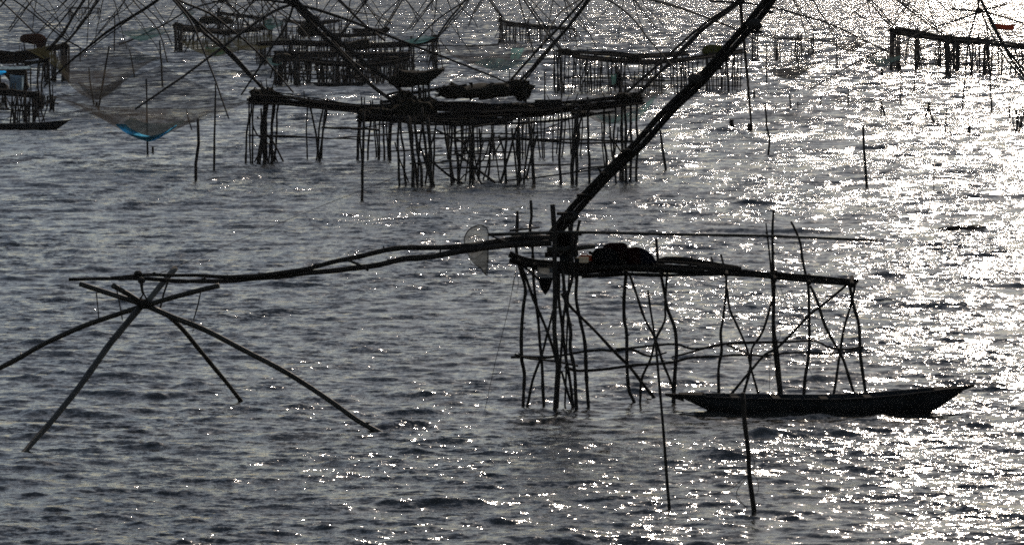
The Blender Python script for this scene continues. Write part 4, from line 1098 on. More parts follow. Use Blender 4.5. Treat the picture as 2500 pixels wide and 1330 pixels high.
far_platform("far right platform with thick sloping deck, black against the brightest glitter", 175, [[(2172, 76), (2230, 86), (2300, 94), (2380, 100), (2450, 108), (2530, 118)], [(2190, 72), (2240, 80), (2310, 98), (2400, 104)]],
             [(2171, 2200, 12, 171), (2232, 2246, 6, 168), (2285, 2300, 5, 163), (2308, 2322, 6, 188), (2326, 2342, 7, 172), (2366, 2378, 2, 186), (2390, 2420, 9, 184), (2436, 2450, 3, 184), (2462, 2520, 6, 182)],
             111, thicket=18, w=3.4, dw=3.8, dn=7, ds=9, rails=8, clods=((2186, 76, 16, 8), (2316, 96, 13, 11), (2245, 82, 10, 6), (2500, 114, 24, 6)),
             extra=[([(2360, 104), (2420, 92), (2500, 84)], 2.5, "rail", 'bark'), ([(2390, 102), (2450, 94), (2500, 90)], 2.5, "rail", 'bark'), ([(2388, 86), (2390, 104)], 6, "upright", 'bark')])
far_platform("left edge platform with ragged deck slanting up to its right corner", 200, [[(-30, 128), (30, 134), (70, 130), (110, 122), (160, 112)], [(-30, 140), (40, 142), (80, 136), (120, 132)]],
             [(108, 120, 6, 198), (128, 138, 6, 198), (150, 170, 8, 198), (40, 60, 5, 158), (10, 30, 4, 158)], 112, thicket=16, w=3.2, dw=4.5, dn=9, ds=9, rails=4, clods=((158, 112, 10, 8), (110, 142, 14, 10)))
far_platform("left edge front platform beneath the blue hut, its stilts behind the left boat", 300, [[(-40, 224), (20, 226), (60, 230), (90, 232)]],
             [(25, 48, 5, 302), (58, 72, 4, 303), (80, 88, 2, 302), (-30, 15, 6, 264), (86, 106, 12, 266), (120, 132, 5, 268), (-10, 20, 6, 262)], 113, thicket=22, w=3.8, dw=6, dn=8, ds=9, rails=7, lean=9,
             extra=[([(0, 152), (30, 150), (80, 154), (118, 146)], 8, "deck_log", 'wet'), ([(60, 160), (90, 152), (122, 142)], 6, "deck_log", 'wet'), ([(38, 272), (70, 273), (96, 274)], 2.5, "rail", 'bark'), ([(0, 293), (15, 291), (30, 284)], 2, "rail", 'bark'),
                    ([(95, 150), (92, 200), (98, 262)], 5, "post", 'bark'), ([(118, 150), (120, 200), (127, 266)], 5, "post", 'bark'), ([(108, 150), (102, 200), (100, 262)], 4, "post", 'bark')])

def panel(name, pts, D, mat, label, cat, sag=0.05, thick=0.03, parent=None, group=None):
    """a hanging sheet with folds: four photo corners (clockwise from top left)"""
    rng = random.Random(int(pts[0][0] * 7))
    n, m = 10, 6
    A = [P(x, y, D) for x, y in pts]
    mb = MB(); V = []; F = []
    for side in (0, 1):
        for j in range(m + 1):
            for i in range(n + 1):
                u, v = i / n, j / m
                p = (A[0] * (1 - u) + A[1] * u) * (1 - v) + (A[3] * (1 - u) + A[2] * u) * v
                p = p + np.array((0, sag * math.sin(u * 17 + v) + side * thick, -sag * math.sin(math.pi * u) * (1 - v)))
                V.append(p)
    K = (n + 1) * (m + 1)
    for j in range(m):
        for i in range(n):
            a = j * (n + 1) + i
            F.append((a, a + 1, a + n + 2, a + n + 1)); F.append((K + a, K + a + n + 1, K + a + n + 2, K + a + 1))
    for i in range(n):
        a = i; F.append((a, K + a, K + a + 1, a + 1)); a = m * (n + 1) + i; F.append((a, a + 1, K + a + 1, K + a))
    for j in range(m):
        a = j * (n + 1); F.append((a, a + n + 1, K + a + n + 1, K + a)); a = a + n; F.append((a, K + a, K + a + n + 1, a + n + 1))
    mb.add(V, F)
    o = mb.build(name, M[mat], parent)
    return tag(o, label, cat, group) if parent is None else o

def blue_hut():
    D = DW(285)
    t = thing("tarpaulin_hut", P(40, 228, D), "low hut with pale blue tarpaulin wall under a teal edged roof, left edge", "hut")
    panel("roof_sheet", [(-30, 162), (75, 162), (75, 170), (-30, 170)], D - 0.5, 'tarp_pale', None, None, parent=t)
    panel("tarpaulin_wall", [(24, 182), (60, 184), (56, 226), (22, 224)], D - 1.3, 'tarp_pale', None, None, parent=t)
    panel("teal_strip", [(-30, 172), (12, 173), (26, 184), (-30, 184)], D - 0.4, 'tarp_blue', None, None, 0.02, parent=t)
    o = heap("dark_awning", dense([(10, 176), (30, 168), (60, 168), (66, 178), (68, 205), (70, 214), (62, 222), (60, 190), (30, 182), (12, 182)]), D, 1.6, 'thatch', None, None, seed=5, rough=0.02)
    loc = np.array(o.location[:]); o.location = tuple(loc - np.array(t.location[:])); o.parent = t
    o = heap("side_bundle", dense([(-20, 200), (14, 204), (18, 222), (-20, 224)]), D, 1.6, 'wet', None, None, seed=6, rough=0.03)
    loc = np.array(o.location[:]); o.location = tuple(loc - np.array(t.location[:])); o.parent = t
    for x in (0, 24, 63, 74):
        stick(t, "post", [(x, 160), (x + 2, 228)], 3.5, D, 'bark', 5, 0.4, 0.2, 0.1)
    for y in (172, 180, 183):
        stick(t, "rail", [(-30, y), (78, y - 2)], 2, D - 0.9, 'bark', 5, 0.5, 0.2, 0.1)
blue_hut()
g = canopy("brown_canopy", dense([(49, 97), (52, 88), (65, 84), (90, 83), (106, 88), (115, 97), (113, 104), (98, 107), (80, 108), (62, 103), (52, 102)]), DW(202), 2.4, 'tarp_brown',
           "brown domed canopy standing over the left edge platform", posts=[([(58, 100), (60, 134)], 2.5), ([(84, 106), (86, 132)], 2.5), ([(112, 102), (108, 126)], 2.5)])
panel("hanging_drape", [(84, 104), (112, 102), (108, 122), (92, 122)], DW(202) - 1.3, 'tarp_brown', None, None, parent=g)
canopy("lookout_shelter", dense([(484, 58), (492, 42), (515, 40), (560, 44), (570, 52), (560, 58), (520, 58)]), DW(122), 3.0, 'thatch', "small black slab roof over the far sagging platform, left of its lookout post",
       posts=[([(500, 56), (500, 78)], 2.5), ([(545, 56), (544, 80)], 2.5), ([(534, 20), (532, 82)], 7)])
canopy("lean_to_shelter", dense([(742, 60), (752, 44), (778, 40), (780, 44), (772, 58), (774, 76), (800, 82), (760, 90), (730, 84), (728, 66)]), DW(160), 3.5, 'thatch', "black lean-to shelter with a raised right corner, behind the thick pole pair",
       posts=[([(735, 84), (735, 108)], 3), ([(792, 82), (792, 108)], 3)])
canopy("thatch_heap", dense([(838, 110), (850, 104), (895, 94), (902, 98), (902, 118), (870, 122), (842, 120)]), DW(182), 3.0, 'thatch', "wedge shaped dark thatch roof on the straight-decked dark platform",
       posts=[([(850, 118), (850, 136)], 3), ([(896, 116), (896, 136)], 3)])
panel("orange_cloth", [(2421, 56), (2478, 60), (2474, 75), (2428, 72)], DW(170), 'tarp_orange', "orange cloth hung beside the far right net frame's levers", "cloth", 0.12)
heap("yellow_bundle", dense([(1712, 124), (1722, 112), (1740, 110), (1760, 112), (1772, 122), (1770, 132), (1720, 134)]), DW(222), 1.4, 'yellow', "yellow green bundle on the right-centre platform beside the ladder log", "bundle", None, 9, 0.02)
panel("blue_cloth", [(1505, 178), (1513, 170), (1516, 205), (1503, 208)], DW(400), 'tarp_navy', "dark blue cloth hanging on an upright of the second platform's right end", "cloth", 0.04)
panel("teal_cloth", [(1492, 182), (1505, 180), (1505, 206), (1494, 208)], DW(399), 'net_teal', "small teal netting hung beside the dark blue cloth, second platform's right end", "cloth", 0.04)

# ------------------------------------------------------------------ lift net frames: levers, four arms, cloth
def lift_net(label, hub, D, levers=(), arms=(), stubs=(), w=6, clod=9, posts=()):
    t = thing("lift_net", P(hub[0], hub[1], D) * np.array((1, 1, 0)), label, "lift net", "lift net frames")
    s = 6 if D < 240 else 4
    st = 0.35 if D < 240 else 0.8
    for px, ww in levers:
        stick(t, "lever_pole", px, ww, D, 'bark', s, st, 0.25, 0.12)
    for a in arms:
        px, ww = a[0], a[1]; De = a[2] if len(a) > 2 else D
        stick(t, "arm", px, ww, (D, De), 'bark', s, st, 0.1, 0.06, sink=(len(a) > 3))
    for px, ww in stubs:
        stick(t, "stub", px, ww, D, 'bark', s, st, 0.1, 0.06)
    mb = MB(); k = D / FPX; lump(mb, P(hub[0], hub[1], D), (clod * k, clod * k, clod * 0.8 * k), RNG, 9, 6, 0.2); mb.build("hub_lashing", M['wet'], t)
    return t

lift_net("thick hub lift net at the top edge, its heavy levers rising from the second platform", (718, 8), 205,
         levers=[([(712, 6), (762, 60), (812, 110), (880, 185), (950, 240), (985, 262)], (11, 9)), ([(724, 4), (770, 50), (830, 104), (900, 160), (960, 205), (1010, 250)], (13, 10))],
         arms=[([(714, 10), (650, 39), (540, 118), (450, 185), (331, 266)], (8, 5), 194), ([(716, 14), (706, 45), (686, 84), (665, 113), (640, 154), (589, 232)], (6, 4), 202),
               ([(724, 12), (780, 26), (836, 45), (896, 67), (971, 97), (1050, 127), (1130, 158), (1210, 190), (1262, 214)], (8, 4), 214), ([(718, 12), (790, 75), (850, 140), (890, 170)], (5, 4), 216)],
         stubs=[([(600, -2), (660, 2), (716, 10)], 6), ([(690, -6), (718, 8)], 7), ([(692, 4), (700, 6), (712, 8)], 9), ([(745, -18), (720, 6)], 7)], clod=12)
lift_net("lift net of the blue bottomed cloth, its levers rising from the second platform's left corner", (408, -18), 214,
         levers=[([(410, -16), (470, 45), (560, 125), (640, 216)], 6.5), ([(414, -18), (460, 36), (490, 72), (550, 125), (600, 175), (650, 222)], 7)],
         arms=[([(405, -14), (345, 28), (271, 72), (180, 144), (135, 183), (108, 212)], (9, 5), 222), ([(406, -16), (430, 8), (469, 60), (499, 129), (526, 198), (558, 289)], (6, 3.5), 205),
               ([(412, -16), (439, 3), (511, 33), (556, 66), (607, 108), (650, 150), (716, 226)], (6, 4), 224), ([(404, -16), (300, 60), (250, 96), (205, 130)], (4, 3), 228)])
lift_net("lift net of the far sagging platform, bow-shaped arms round a bar at the top", (541, 2), 500,
         levers=[([(544, 0), (579, 30), (605, 61), (625, 74)], 4), ([(550, 0), (585, 34), (612, 64), (640, 80)], 3.5)],
         arms=[([(538, 3), (500, 12), (478, 18), (446, 33), (420, 50), (340, 90), (290, 110)], 4), ([(541, 4), (558, 14), (569, 28), (582, 55), (584, 86), (582, 118), (578, 170)], (3.2, 2.5)),
               ([(544, 2), (572, 8), (600, 25), (625, 48), (660, 80)], 3.4), ([(537, 4), (512, 25), (486, 63), (465, 100), (448, 134)], 3)],
         stubs=[([(520, 4), (578, 0)], 3)])
lift_net("lift net with many crossing poles right of the bow-armed frame, top edge", (640, -8), 430,
         levers=[([(640, -8), (680, 30), (726, 61), (760, 100)], 4), ([(646, -8), (690, 25), (740, 66)], 3.4)],
         arms=[([(636, -6), (610, 14), (596, 34), (590, 70)], 3), ([(638, -6), (642, 38), (645, 60)], 3), ([(634, -8), (590, 20), (545, 48), (500, 84), (470, 108)], 3), ([(640, -6), (655, 20), (672, 50), (690, 110)], 3), ([(630, -8), (600, 24), (560, 70), (520, 120)], 2.6)])
lift_net("lift net whose pole pair runs down to the thin-stilted far platform", (815, -8), 405,
         levers=[([(815, -8), (852, 26), (887, 59), (915, 80), (940, 100)], 5), ([(822, -8), (850, 20), (880, 50), (905, 72)], 4)],
         arms=[([(815, -8), (842, 15), (880, 32), (915, 36), (960, 60)], 3), ([(905, -10), (868, 37), (839, 79), (826, 100)], 5), ([(900, -8), (875, 18), (850, 52), (832, 85)], 3), ([(812, -8), (790, 25), (775, 44)], 3), ([(773, -2), (774, 26)], 2.5)])
lift_net("slender lift net with double levers to the brush tipped far platform, top edge", (986, -5), 420,
         levers=[([(986, -5), (968, 25), (942, 68)], 4), ([(980, -5), (960, 30), (938, 66)], 3)],
         arms=[([(988, -4), (1020, 36), (1059, 81), (1100, 130)], 2.6), ([(978, -3), (955, 18), (934, 37), (916, 66)], 2.8), ([(989, -3), (1005, 20), (1021, 54)], 2.4)])
lift_net("lift net above the end post of the long straight deck, slim arms, top centre", (1145, -6), 385,
         levers=[([(1141, -6), (1120, 20), (1099, 45), (1066, 92)], 4.5), ([(1147, -6), (1126, 24), (1104, 48), (1070, 92)], 4)],
         arms=[([(1148, -5), (1110, 20), (1072, 45), (1040, 75), (1006, 108)], 3.6), ([(1048, -4), (1062, 20), (1100, 60), (1150, 130)], 2.2), ([(1180, -4), (1168, 10), (1156, 30), (1144, 64)], 2.6), ([(1060, -4), (1053, 15), (1056, 28)], 2.2)])
lift_net("far lift net over the narrow lone platform, upper centre", (1188, -8), 560,
         levers=[([(1190, -6), (1206, 18), (1225, 44)], 3.4), ([(1195, -6), (1212, 20), (1232, 48)], 3)], arms=[([(1186, -6), (1172, 12), (1158, 34)], 2.4), ([(1180, -6), (1156, 32), (1145, 62)], 2)])
lift_net("lift net with long crossing levers to the left end of the right-centre platform", (1272, -10), 330,
         levers=[([(1274, -8), (1316, 57), (1340, 86), (1368, 124)], 4.5), ([(1280, -8), (1322, 52), (1350, 92), (1374, 124)], 4)],
         arms=[([(1264, -8), (1283, 54), (1300, 120), (1305, 140)], 3), ([(1288, -8), (1330, 36), (1360, 68), (1400, 100)], 3), ([(1340, -8), (1400, 48), (1440, 84), (1456, 118)], 2.6), ([(1150, -6), (1120, 40), (1060, 100), (1010, 150)], 2.2)])
lift_net("big lift net with triple black levers sweeping up right from the thatched roof", (1440, -12), 208,
         levers=[([(1442, -10), (1394, 57), (1331, 129), (1300, 165), (1271, 196)], 7), ([(1433, -10), (1361, 72), (1300, 135), (1247, 196)], 6), ([(1448, -10), (1402, 50), (1340, 125), (1278, 200)], 5)],
         arms=[([(1430, -8), (1376, 24), (1352, 54), (1332, 90), (1322, 118)], 4, 200), ([(1446, -8), (1484, 0), (1541, 42), (1586, 99), (1619, 136), (1650, 170)], (5, 3), 200), ([(1446, -10), (1583, 0), (1650, 15), (1720, 42), (1790, 70), (1850, 100)], (5, 3), 216)])
lift_net("lift net over the second platform's right end, hub just inside the top edge", (1807, 4), 206,
         levers=[([(1803, 4), (1726, 54), (1640, 128), (1560, 200), (1530, 226)], 6), ([(1808, 6), (1773, 32), (1720, 70), (1683, 108), (1600, 188), (1548, 240)], 7), ([(1805, 2), (1740, 52), (1690, 92), (1620, 168), (1560, 232)], 5)],
         arms=[([(1808, 8), (1812, 60), (1817, 108), (1824, 180), (1830, 250), (1835, 318)], (8, 5), DW(318), True), ([(1811, 6), (1889, 20), (1943, 34), (2033, 62), (2123, 106), (2180, 132)], (6, 3.5), 200),
               ([(1600, 4), (1672, 25), (1744, 50), (1792, 70)], 4, 212)],
         stubs=[([(1730, 3), (1770, 5), (1807, 7)], 6), ([(1789, 6), (1780, 20), (1778, 34)], 3)], clod=11)
lift_net("far right lift net with a crossbar and a splayed bundle of levers", (2390, 27), 292,
         levers=[([(2389, -8), (2398, 10), (2423, 62), (2447, 108), (2472, 150), (2502, 188)], 6), ([(2392, -6), (2410, 28), (2438, 84), (2466, 132), (2508, 178)], 5), ([(2395, 26), (2408, 60), (2430, 100), (2460, 150), (2500, 196)], 4)],
         arms=[([(2388, 30), (2323, 55), (2274, 69), (2199, 104), (2100, 148), (2040, 182), (1975, 220)], (5, 3), 280), ([(2384, 30), (2372, 72), (2365, 96), (2357, 180), (2352, 230), (2348, 274)], (5, 3.5), DW(274), True),
               ([(2396, 28), (2415, 33), (2447, 41), (2500, 58), (2540, 74)], 5), ([(2396, 30), (2408, 62), (2413, 100), (2416, 160), (2419, 220)], (4, 3), 285)],
         stubs=[([(2321, 21), (2360, 26), (2390, 28)], 5), ([(2392, 27), (2430, 18), (2458, 10)], 5), ([(2389, -14), (2389, 27)], 6)])
lift_net("lift net whose pole pairs slant down to the far right platform's thick deck", (2128, -12), 345,
         levers=[([(2112, -8), (2140, 26), (2174, 64)], 3.6), ([(2120, -8), (2146, 22), (2180, 62)], 3.4)],
         arms=[([(2134, -6), (2087, 29), (2033, 72), (2004, 108)], 3, 330), ([(2116, -4), (2124, 30), (2135, 58)], 2.4), ([(2106, -6), (2080, 10), (2096, 38), (2140, 62)], 2.2)])
lift_net("lift net with a strong lever pair to the far right platform's middle", (2172, -12), 330,
         levers=[([(2178, -8), (2250, 47), (2307, 88)], 5), ([(2184, -8), (2256, 44), (2312, 84)], 4)], arms=[([(2190, -8), (2240, 22), (2280, 60), (2318, 90)], 2.4), ([(2166, -8), (2200, 22), (2232, 60), (2240, 84)], 2.4)])
lift_net("delicate far lift net with thin arms spreading above the brown dip net", (1983, -4), 360,
         levers=[([(1982, -4), (1950, 28), (1900, 78)], 2.6)], arms=[([(1984, -2), (2000, 30), (2026, 66), (2050, 100)], 2.4), ([(2046, -2), (2110, 46), (2140, 62)], 2.2), ([(1984, -2), (2030, 78), (2044, 124)], 2)])
lift_net("upper left lift net with heavy lever bundle to the left edge platform", (222, -14), 300,
         levers=[([(214, -10), (180, 39), (156, 80), (118, 122)], 7), ([(208, -8), (176, 44), (150, 84), (112, 124)], 4), ([(242, -8), (216, 39), (168, 99), (120, 124)], 4.5), ([(238, -6), (205, 50), (160, 104)], 3.4)],
         arms=[([(196, -8), (160, 40), (120, 87), (100, 118)], 3), ([(190, -6), (140, 44), (90, 82)], 2.8), ([(216, -8), (216, 50), (212, 110)], 2.6), ([(170, -8), (140, 22), (90, 34)], 2.4)])
lift_net("upper left corner lift net with long bowed arms crossing above the brown canopy", (20, -8), 320,
         levers=[([(0, 4), (14, -8)], 6), ([(0, 18), (22, -10)], 5)],
         arms=[([(4, 4), (45, 42), (87, 84)], 4), ([(24, -6), (75, 30), (120, 66), (150, 90), (200, 120)], 4), ([(60, -6), (90, 33), (125, 62), (165, 94)], 3), ([(72, -6), (110, 20), (145, 55), (170, 96)], 2.8)])
lift_net("upper left lift net between the corner one and the blue net's, thin bowed arms", (318, -8), 380,
         levers=[([(312, -6), (280, 33), (240, 81)], 3)], arms=[([(336, -8), (300, 28), (236, 60)], 2.4), ([(172, -8), (130, 38), (92, 82)], 2.2), ([(290, -8), (340, 60), (380, 110), (396, 150)], 2.2), ([(318, -6), (346, 27), (388, 78), (409, 153)], 3.4), ([(308, -6), (290, 28), (240, 84), (215, 115)], 2.4), ([(324, -6), (360, 22), (396, 60), (420, 110)], 2.6), ([(366, -6), (380, 20), (400, 50), (418, 66)], 2.6)])

# thin far frames whose hubs stand above the picture: only their bowed arms and levers hang into it
FAR_FRAMES = [
    (95, -22, 470, "faint lift net with spidery arms over the brown canopy, upper left", [(-70, 70), (-18, 96), (66, 104), (110, 62)]),
    (262, -26, 520, "faint lift net whose thin arms cross the ghostly farthest platform", [(-90, 84), (-30, 110), (48, 120), (96, 80)]),
    (478, -20, 560, "faint lift net arms reaching down left of the lookout shelter", [(-80, 66), (-26, 88), (40, 92), (88, 60)]),
    (585, -24, 540, "thin bowed arms falling behind the lookout shelter's right side", [(-86, 70), (-22, 98), (52, 96), (96, 66)]),
    (694, -26, 470, "thin far arms tangled behind the thick hub, left side", [(-96, 96), (-34, 122), (58, 118), (104, 80)]),
    (866, -28, 500, "thin far arms behind the long arm right of the thick hub", [(-92, 86), (-30, 116), (46, 120), (100, 84)]),
    (1075, -24, 520, "thin far arms arching over the pale teal netted deck end", [(-84, 78), (-24, 104), (48, 100), (92, 70)]),
    (1360, -28, 480, "thin far arms dropping toward the triple black levers' crossing", [(-90, 84), (-28, 112), (50, 120), (104, 90)]),
    (1530, -24, 540, "thin far arms in open glitter, between the triple levers and the ladder log", [(-84, 72), (-20, 96), (44, 100), (90, 66)]),
    (1920, -22, 520, "thin far arms over the faint row of stilts, right of the ladder log", [(-78, 64), (-22, 90), (50, 96), (92, 66)]),
    (2245, -26, 500, "thin far arms above the far right platform's sloping left half", [(-90, 80), (-26, 90), (46, 84), (96, 64)]),
]
for hx, hy, hd, lab, ends in FAR_FRAMES:
    rr = random.Random(hx)
    arms_ = []
    for dx, ye in ends:
        bow = 0.62 + rr.uniform(-0.06, 0.06)
        arms_.append(([(hx, hy), (hx + dx * 0.38, hy + (ye - hy) * 0.22), (hx + dx * bow, hy + (ye - hy) * 0.5), (hx + dx * 0.86 + rr.uniform(-4, 4), hy + (ye - hy) * 0.78), (hx + dx, ye)], (3.0, 1.8)))
    s_ = rr.choice((-1, 1))
    lift_net(lab, (hx, hy), hd, levers=[([(hx, hy), (hx + s_ * 34, hy + 48), (hx + s_ * 72, hy + 100)], 3.0), ([(hx + 4, hy), (hx + s_ * 40, hy + 50), (hx + s_ * 76, hy + 96)], 2.4)], arms=arms_, clod=5)

def net_cloth(name, corners, belly, mat, label, group="nets hanging from the lift frames", bag=None, bagmat=None, pw=2.0, n=14):
    """a square net slung by its corners: corners (photo x, y, distance) in order round; belly = lowest point"""
    C_ = [P(*c) for c in corners]
    B = P(*belly)
    t = thing(name, B * np.array((1, 1, 0)), label, "net", group)
    mid = sum(C_) / 4.0
    def surf(u, v):
        p = (C_[0] * (1 - u) + C_[1] * u) * (1 - v) + (C_[3] * (1 - u) + C_[2] * u) * v
        k = (1 - abs(2 * u - 1) ** pw) * (1 - abs(2 * v - 1) ** pw)
        e = 0.10 * (mid[2] - B[2])
        edge = (1 - abs(2 * u - 1) ** 2) + (1 - abs(2 * v - 1) ** 2)
        return p + (B - mid) * k - np.array((0, 0, e)) * edge * (1 - k)
    rim = [surf(i / n, 0) for i in range(n)] + [surf(1, i / n) for i in range(n)] + [surf(1 - i / n, 1) for i in range(n)] + [surf(0, 1 - i / n) for i in range(n)]
    rings = [[surf(i / n, j / n) for i in range(n + 1)] for j in range(n + 1)]
    net_surface(rings, closed=False).build("netting", M[mat], t)
    mb = MB(); tube(mb, rim + [rim[0]], 0.5 * 1.0 * belly[2] / FPX, 0.5 * 1.0 * belly[2] / FPX, 4, 2.0, 0, 0); mb.build("edge_cord", M['rope'], t)
    if bag:
        for (outline, m2, dd) in bag:
            o = heap("net_bag", dense(outline), belly[2] + dd, 1.5, m2, None, None, seed=3, rough=0.0)
            loc = np.array(o.location[:]); o.location = tuple(loc - np.array(t.location[:])); o.parent = t
    return t
def sheet(name, top, bottom, D, mat, parent, dy=0.0):
    """ribbon of cloth between two photo lines; the lower line lies nearer"""
    n = 14
    def res(pl):
        L = [0]
        for a, b in zip(pl, pl[1:]): L.append(L[-1] + math.hypot(b[0] - a[0], b[1] - a[1]))
        out = []
        for i in range(n + 1):
            s = L[-1] * i / n
            for k in range(len(pl) - 1):
                if s <= L[k + 1] + 1e-6:
                    f = (s - L[k]) / max(1e-6, L[k + 1] - L[k]); out.append((pl[k][0] + (pl[k + 1][0] - pl[k][0]) * f, pl[k][1] + (pl[k + 1][1] - pl[k][1]) * f)); break
        return out
    a, b = res(top), res(bottom)
    rings = []
    for j in range(6):
        s = j / 5.0
        rings.append([P(a[i][0] * (1 - s) + b[i][0] * s, a[i][1] * (1 - s) + b[i][1] * s, D + dy * (1 - s) + 0.25 * math.sin(i * 0.9 + j)) for i in range(len(b))])
    return net_surface(rings, closed=False).build(name, M[mat], parent)

D = 214
t = net_cloth("hanging_net", [(130, 236, 222), (330, 262, 212), (606, 248, 216), (395, 160, 228)], (362, 338, D), 'net_faint', "huge sheer net with bright blue bottom, hung from the long-armed frame, left", pw=1.5)
sheet("blue_bottom", [(285, 303), (305, 302), (318, 314), (345, 328), (365, 333), (395, 326), (432, 305)], [(281, 304), (303, 323), (318, 331), (345, 342), (364, 347), (388, 339), (430, 311)], D - 7.0, 'tarp_blue', t, 1.0)
sheet("inner_bag", [(302, 299), (318, 287), (330, 288), (345, 299), (380, 302), (420, 300), (452, 292)], [(304, 303), (320, 315), (346, 329), (364, 333), (385, 330), (420, 315), (448, 300)], D - 4.0, 'net_greygreen', t, 2.0)
sheet("net_edge", [(128, 233), (200, 258), (296, 296)], [(130, 240), (204, 272), (284, 306)], D - 2.0, 'net_band', t, 2.0)
sheet("net_edge", [(440, 300), (520, 272), (606, 243)], [(432, 314), (500, 292), (606, 251)], D - 2.0, 'net_band', t, 2.0)
t = net_cloth("hanging_net", [(122, 140, 300), (160, 175, 285), (392, 142, 290), (300, 100, 310)], (236, 244, 292), 'net_faint', "sheer net with a dark grey boat-shaped belly, above the blue bottomed net", pw=1.5)
sheet("dark_belly", [(189, 196), (215, 212), (245, 214), (275, 203), (299, 185)], [(191, 204), (208, 226), (235, 246), (262, 234), (296, 213)], 288, 'net_dark', t, 1.5)
t = net_cloth("hanging_net", [(440, 100, 420), (470, 120, 405), (640, 110, 410), (560, 92, 425)], (527, 138, 412), 'net_olive', "green bellied net hanging under the far sagging platform", pw=1.6)
sheet("green_belly", [(500, 115), (520, 118), (560, 116)], [(502, 120), (524, 138), (558, 128)], 408, 'net_green', t, 1.0)
t = net_cloth("hanging_net", [(560, 92, 420), (580, 112, 405), (720, 100, 410), (660, 84, 425)], (610, 124, 412), 'net_olive', "olive brown net beside the green bellied one, before thin stilts", pw=1.8)
t = net_cloth("hanging_net", [(290, 78, 480), (330, 88, 465), (420, 76, 470), (370, 66, 490)], (350, 100, 476), 'net_teal', "small faint teal net far off, upper left, left of the sagging platform", pw=1.6)
t = net_cloth("hanging_net", [(1060, 118, 330), (1140, 138, 315), (1330, 118, 320), (1250, 100, 335)], (1225, 174, 322), 'net_faint', "wide sheer net with a pale teal bottom, upper centre behind the second platform", pw=1.5)
sheet("teal_bottom", [(1158, 152), (1200, 140), (1250, 150), (1305, 148)], [(1162, 156), (1204, 172), (1242, 173), (1296, 154)], 318, 'net_teal_light', t, 1.5)
sheet("teal_fold", [(1248, 118), (1280, 118)], [(1246, 145), (1268, 146)], 320, 'net_teal_light', t, 0.3)
t = net_cloth("hanging_net", [(1390, 250, 230), (1440, 262, 218), (1680, 195, 222), (1560, 190, 240)], (1500, 303, 226), 'net_faint', "pale teal net hanging behind the second platform's right end", pw=1.5)
sheet("teal_bottom", [(1452, 278), (1480, 282), (1520, 281), (1556, 268), (1602, 232)], [(1456, 286), (1478, 300), (1520, 304), (1560, 292), (1590, 262)], 222, 'net_teal_light', t, 1.0)
t = net_cloth("hanging_net", [(1860, 160, 290), (1885, 172, 280), (2010, 150, 284), (1940, 140, 298)], (1930, 194, 288), 'net_faint', "brown net with dark scooped belly in the glitter, right of the ladder log", pw=1.6)
sheet("dark_belly", [(1876, 172), (1905, 170), (1940, 168), (1976, 163)], [(1878, 176), (1915, 194), (1945, 194), (1974, 170)], 284, 'net_dark', t, 1.0)
t = net_cloth("hanging_net", [(2020, 96, 330), (2035, 112, 320), (2150, 90, 325), (2090, 86, 338)], (2078, 126, 328), 'net_faint', "small light net in the far glitter, right of centre", pw=1.6)
sheet("grey_belly", [(2043, 113), (2070, 115), (2112, 106)], [(2045, 116), (2082, 128), (2108, 112)], 326, 'net_grey', t, 1.0)
t = net_cloth("hanging_net", [(2105, 138, 280), (2120, 146, 272), (2290, 104, 276), (2190, 100, 290)], (2150, 164, 280), 'net_faint', "sheer net with small teal bottom before the far right platform", pw=1.6)
sheet("teal_bottom", [(2114, 143), (2150, 146), (2200, 136)], [(2116, 146), (2150, 165), (2196, 146)], 276, 'net_teal_light', t, 1.0)
t = net_cloth("hanging_net", [(60, 120, 300), (95, 130, 290), (170, 190, 292), (120, 110, 305)], (150, 165, 295), 'net_olive', "brownish net draped behind the left edge platform's stilts", pw=1.8)
t = net_cloth("hanging_net", [(640, 52, 470), (655, 62, 460), (700, 56, 462), (668, 40, 476)], (660, 72, 466), 'net_teal', "small teal net slung over the far sagging platform's right end", pw=1.8)
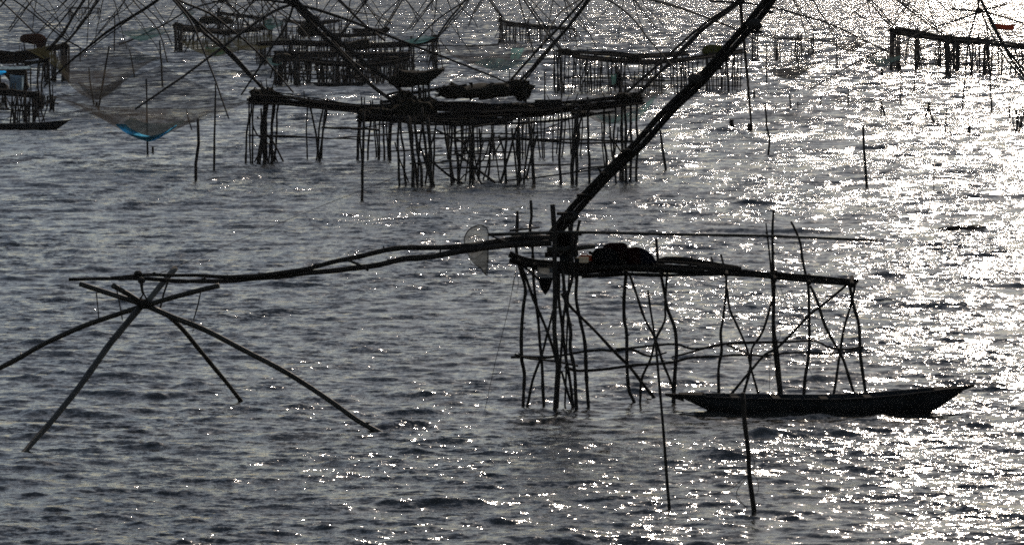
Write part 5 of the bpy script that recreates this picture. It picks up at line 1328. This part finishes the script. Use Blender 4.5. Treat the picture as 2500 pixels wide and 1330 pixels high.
t = net_cloth("hanging_net", [(440, 28, 560), (450, 36, 550), (480, 30, 552), (466, 22, 560)], (458, 44, 555), 'net_teal', "small teal scrap of net high in the far upper left", pw=1.8)
t = net_cloth("hanging_net", [(985, 100, 385), (1000, 108, 378), (1066, 92, 380), (1040, 86, 392)], (1030, 104, 384), 'net_teal_light', "pale teal net along the deck end of the dark straight platform", pw=1.8)
t = net_cloth("hanging_net", [(650, 140, 365), (655, 150, 358), (690, 158, 358), (684, 136, 368)], (668, 160, 362), 'net_teal', "teal net end hanging at the swaybacked platform's left corner", pw=1.8)

def debris():
    t = thing("driftwood_raft", P(2370, 562, DW(562)), "long low brown drift of weed and sticks afloat at right", "driftwood")
    rng = random.Random(31)
    for i in range(9):
        x0 = rng.uniform(2290, 2360); x1 = x0 + rng.uniform(40, 120); y = rng.uniform(555, 567)
        D_ = DW(y); a, b = P(x0, y, D_), P(x1, y - 2, D_); a[2] = 0.03; b[2] = 0.04
        mb = MB(); tube(mb, [a, (a + b) / 2 + np.array((0, 0.1, 0.05)), b], 0.03, 0.02, 5, 0.3, 0.6, 0.2, rng); mb.build("stick", M['wet'], t)
debris()

# ------------------------------------------------------------------ the lake's damp air
def haze():
    m, nt, N, L = nmat("damp_air")
    out = N.new("ShaderNodeOutputMaterial")
    v = N.new("ShaderNodeVolumePrincipled")
    v.inputs["Color"].default_value = (0.80, 0.84, 0.92, 1)
    v.inputs["Density"].default_value = HAZE
    v.inputs["Anisotropy"].default_value = 0.3
    L.new(v.outputs[0], out.inputs["Volume"])
    me = bpy.data.meshes.new("haze")
    x, y0, y1, z0, z1 = 700.0, -60.0, 1900.0, -2.5, 13.5
    V = [(-x, y0, z0), (x, y0, z0), (x, y1, z0), (-x, y1, z0), (-x, y0, z1), (x, y0, z1), (x, y1, z1), (-x, y1, z1)]
    me.from_pydata(V, [], [(3, 2, 1, 0), (4, 5, 6, 7), (0, 1, 5, 4), (1, 2, 6, 5), (2, 3, 7, 6), (3, 0, 4, 7)])
    me.materials.append(m)
    o = bpy.data.objects.new("haze", me); COL.objects.link(o)
    o["kind"] = "stuff"
HAZE = 0.000025
haze()
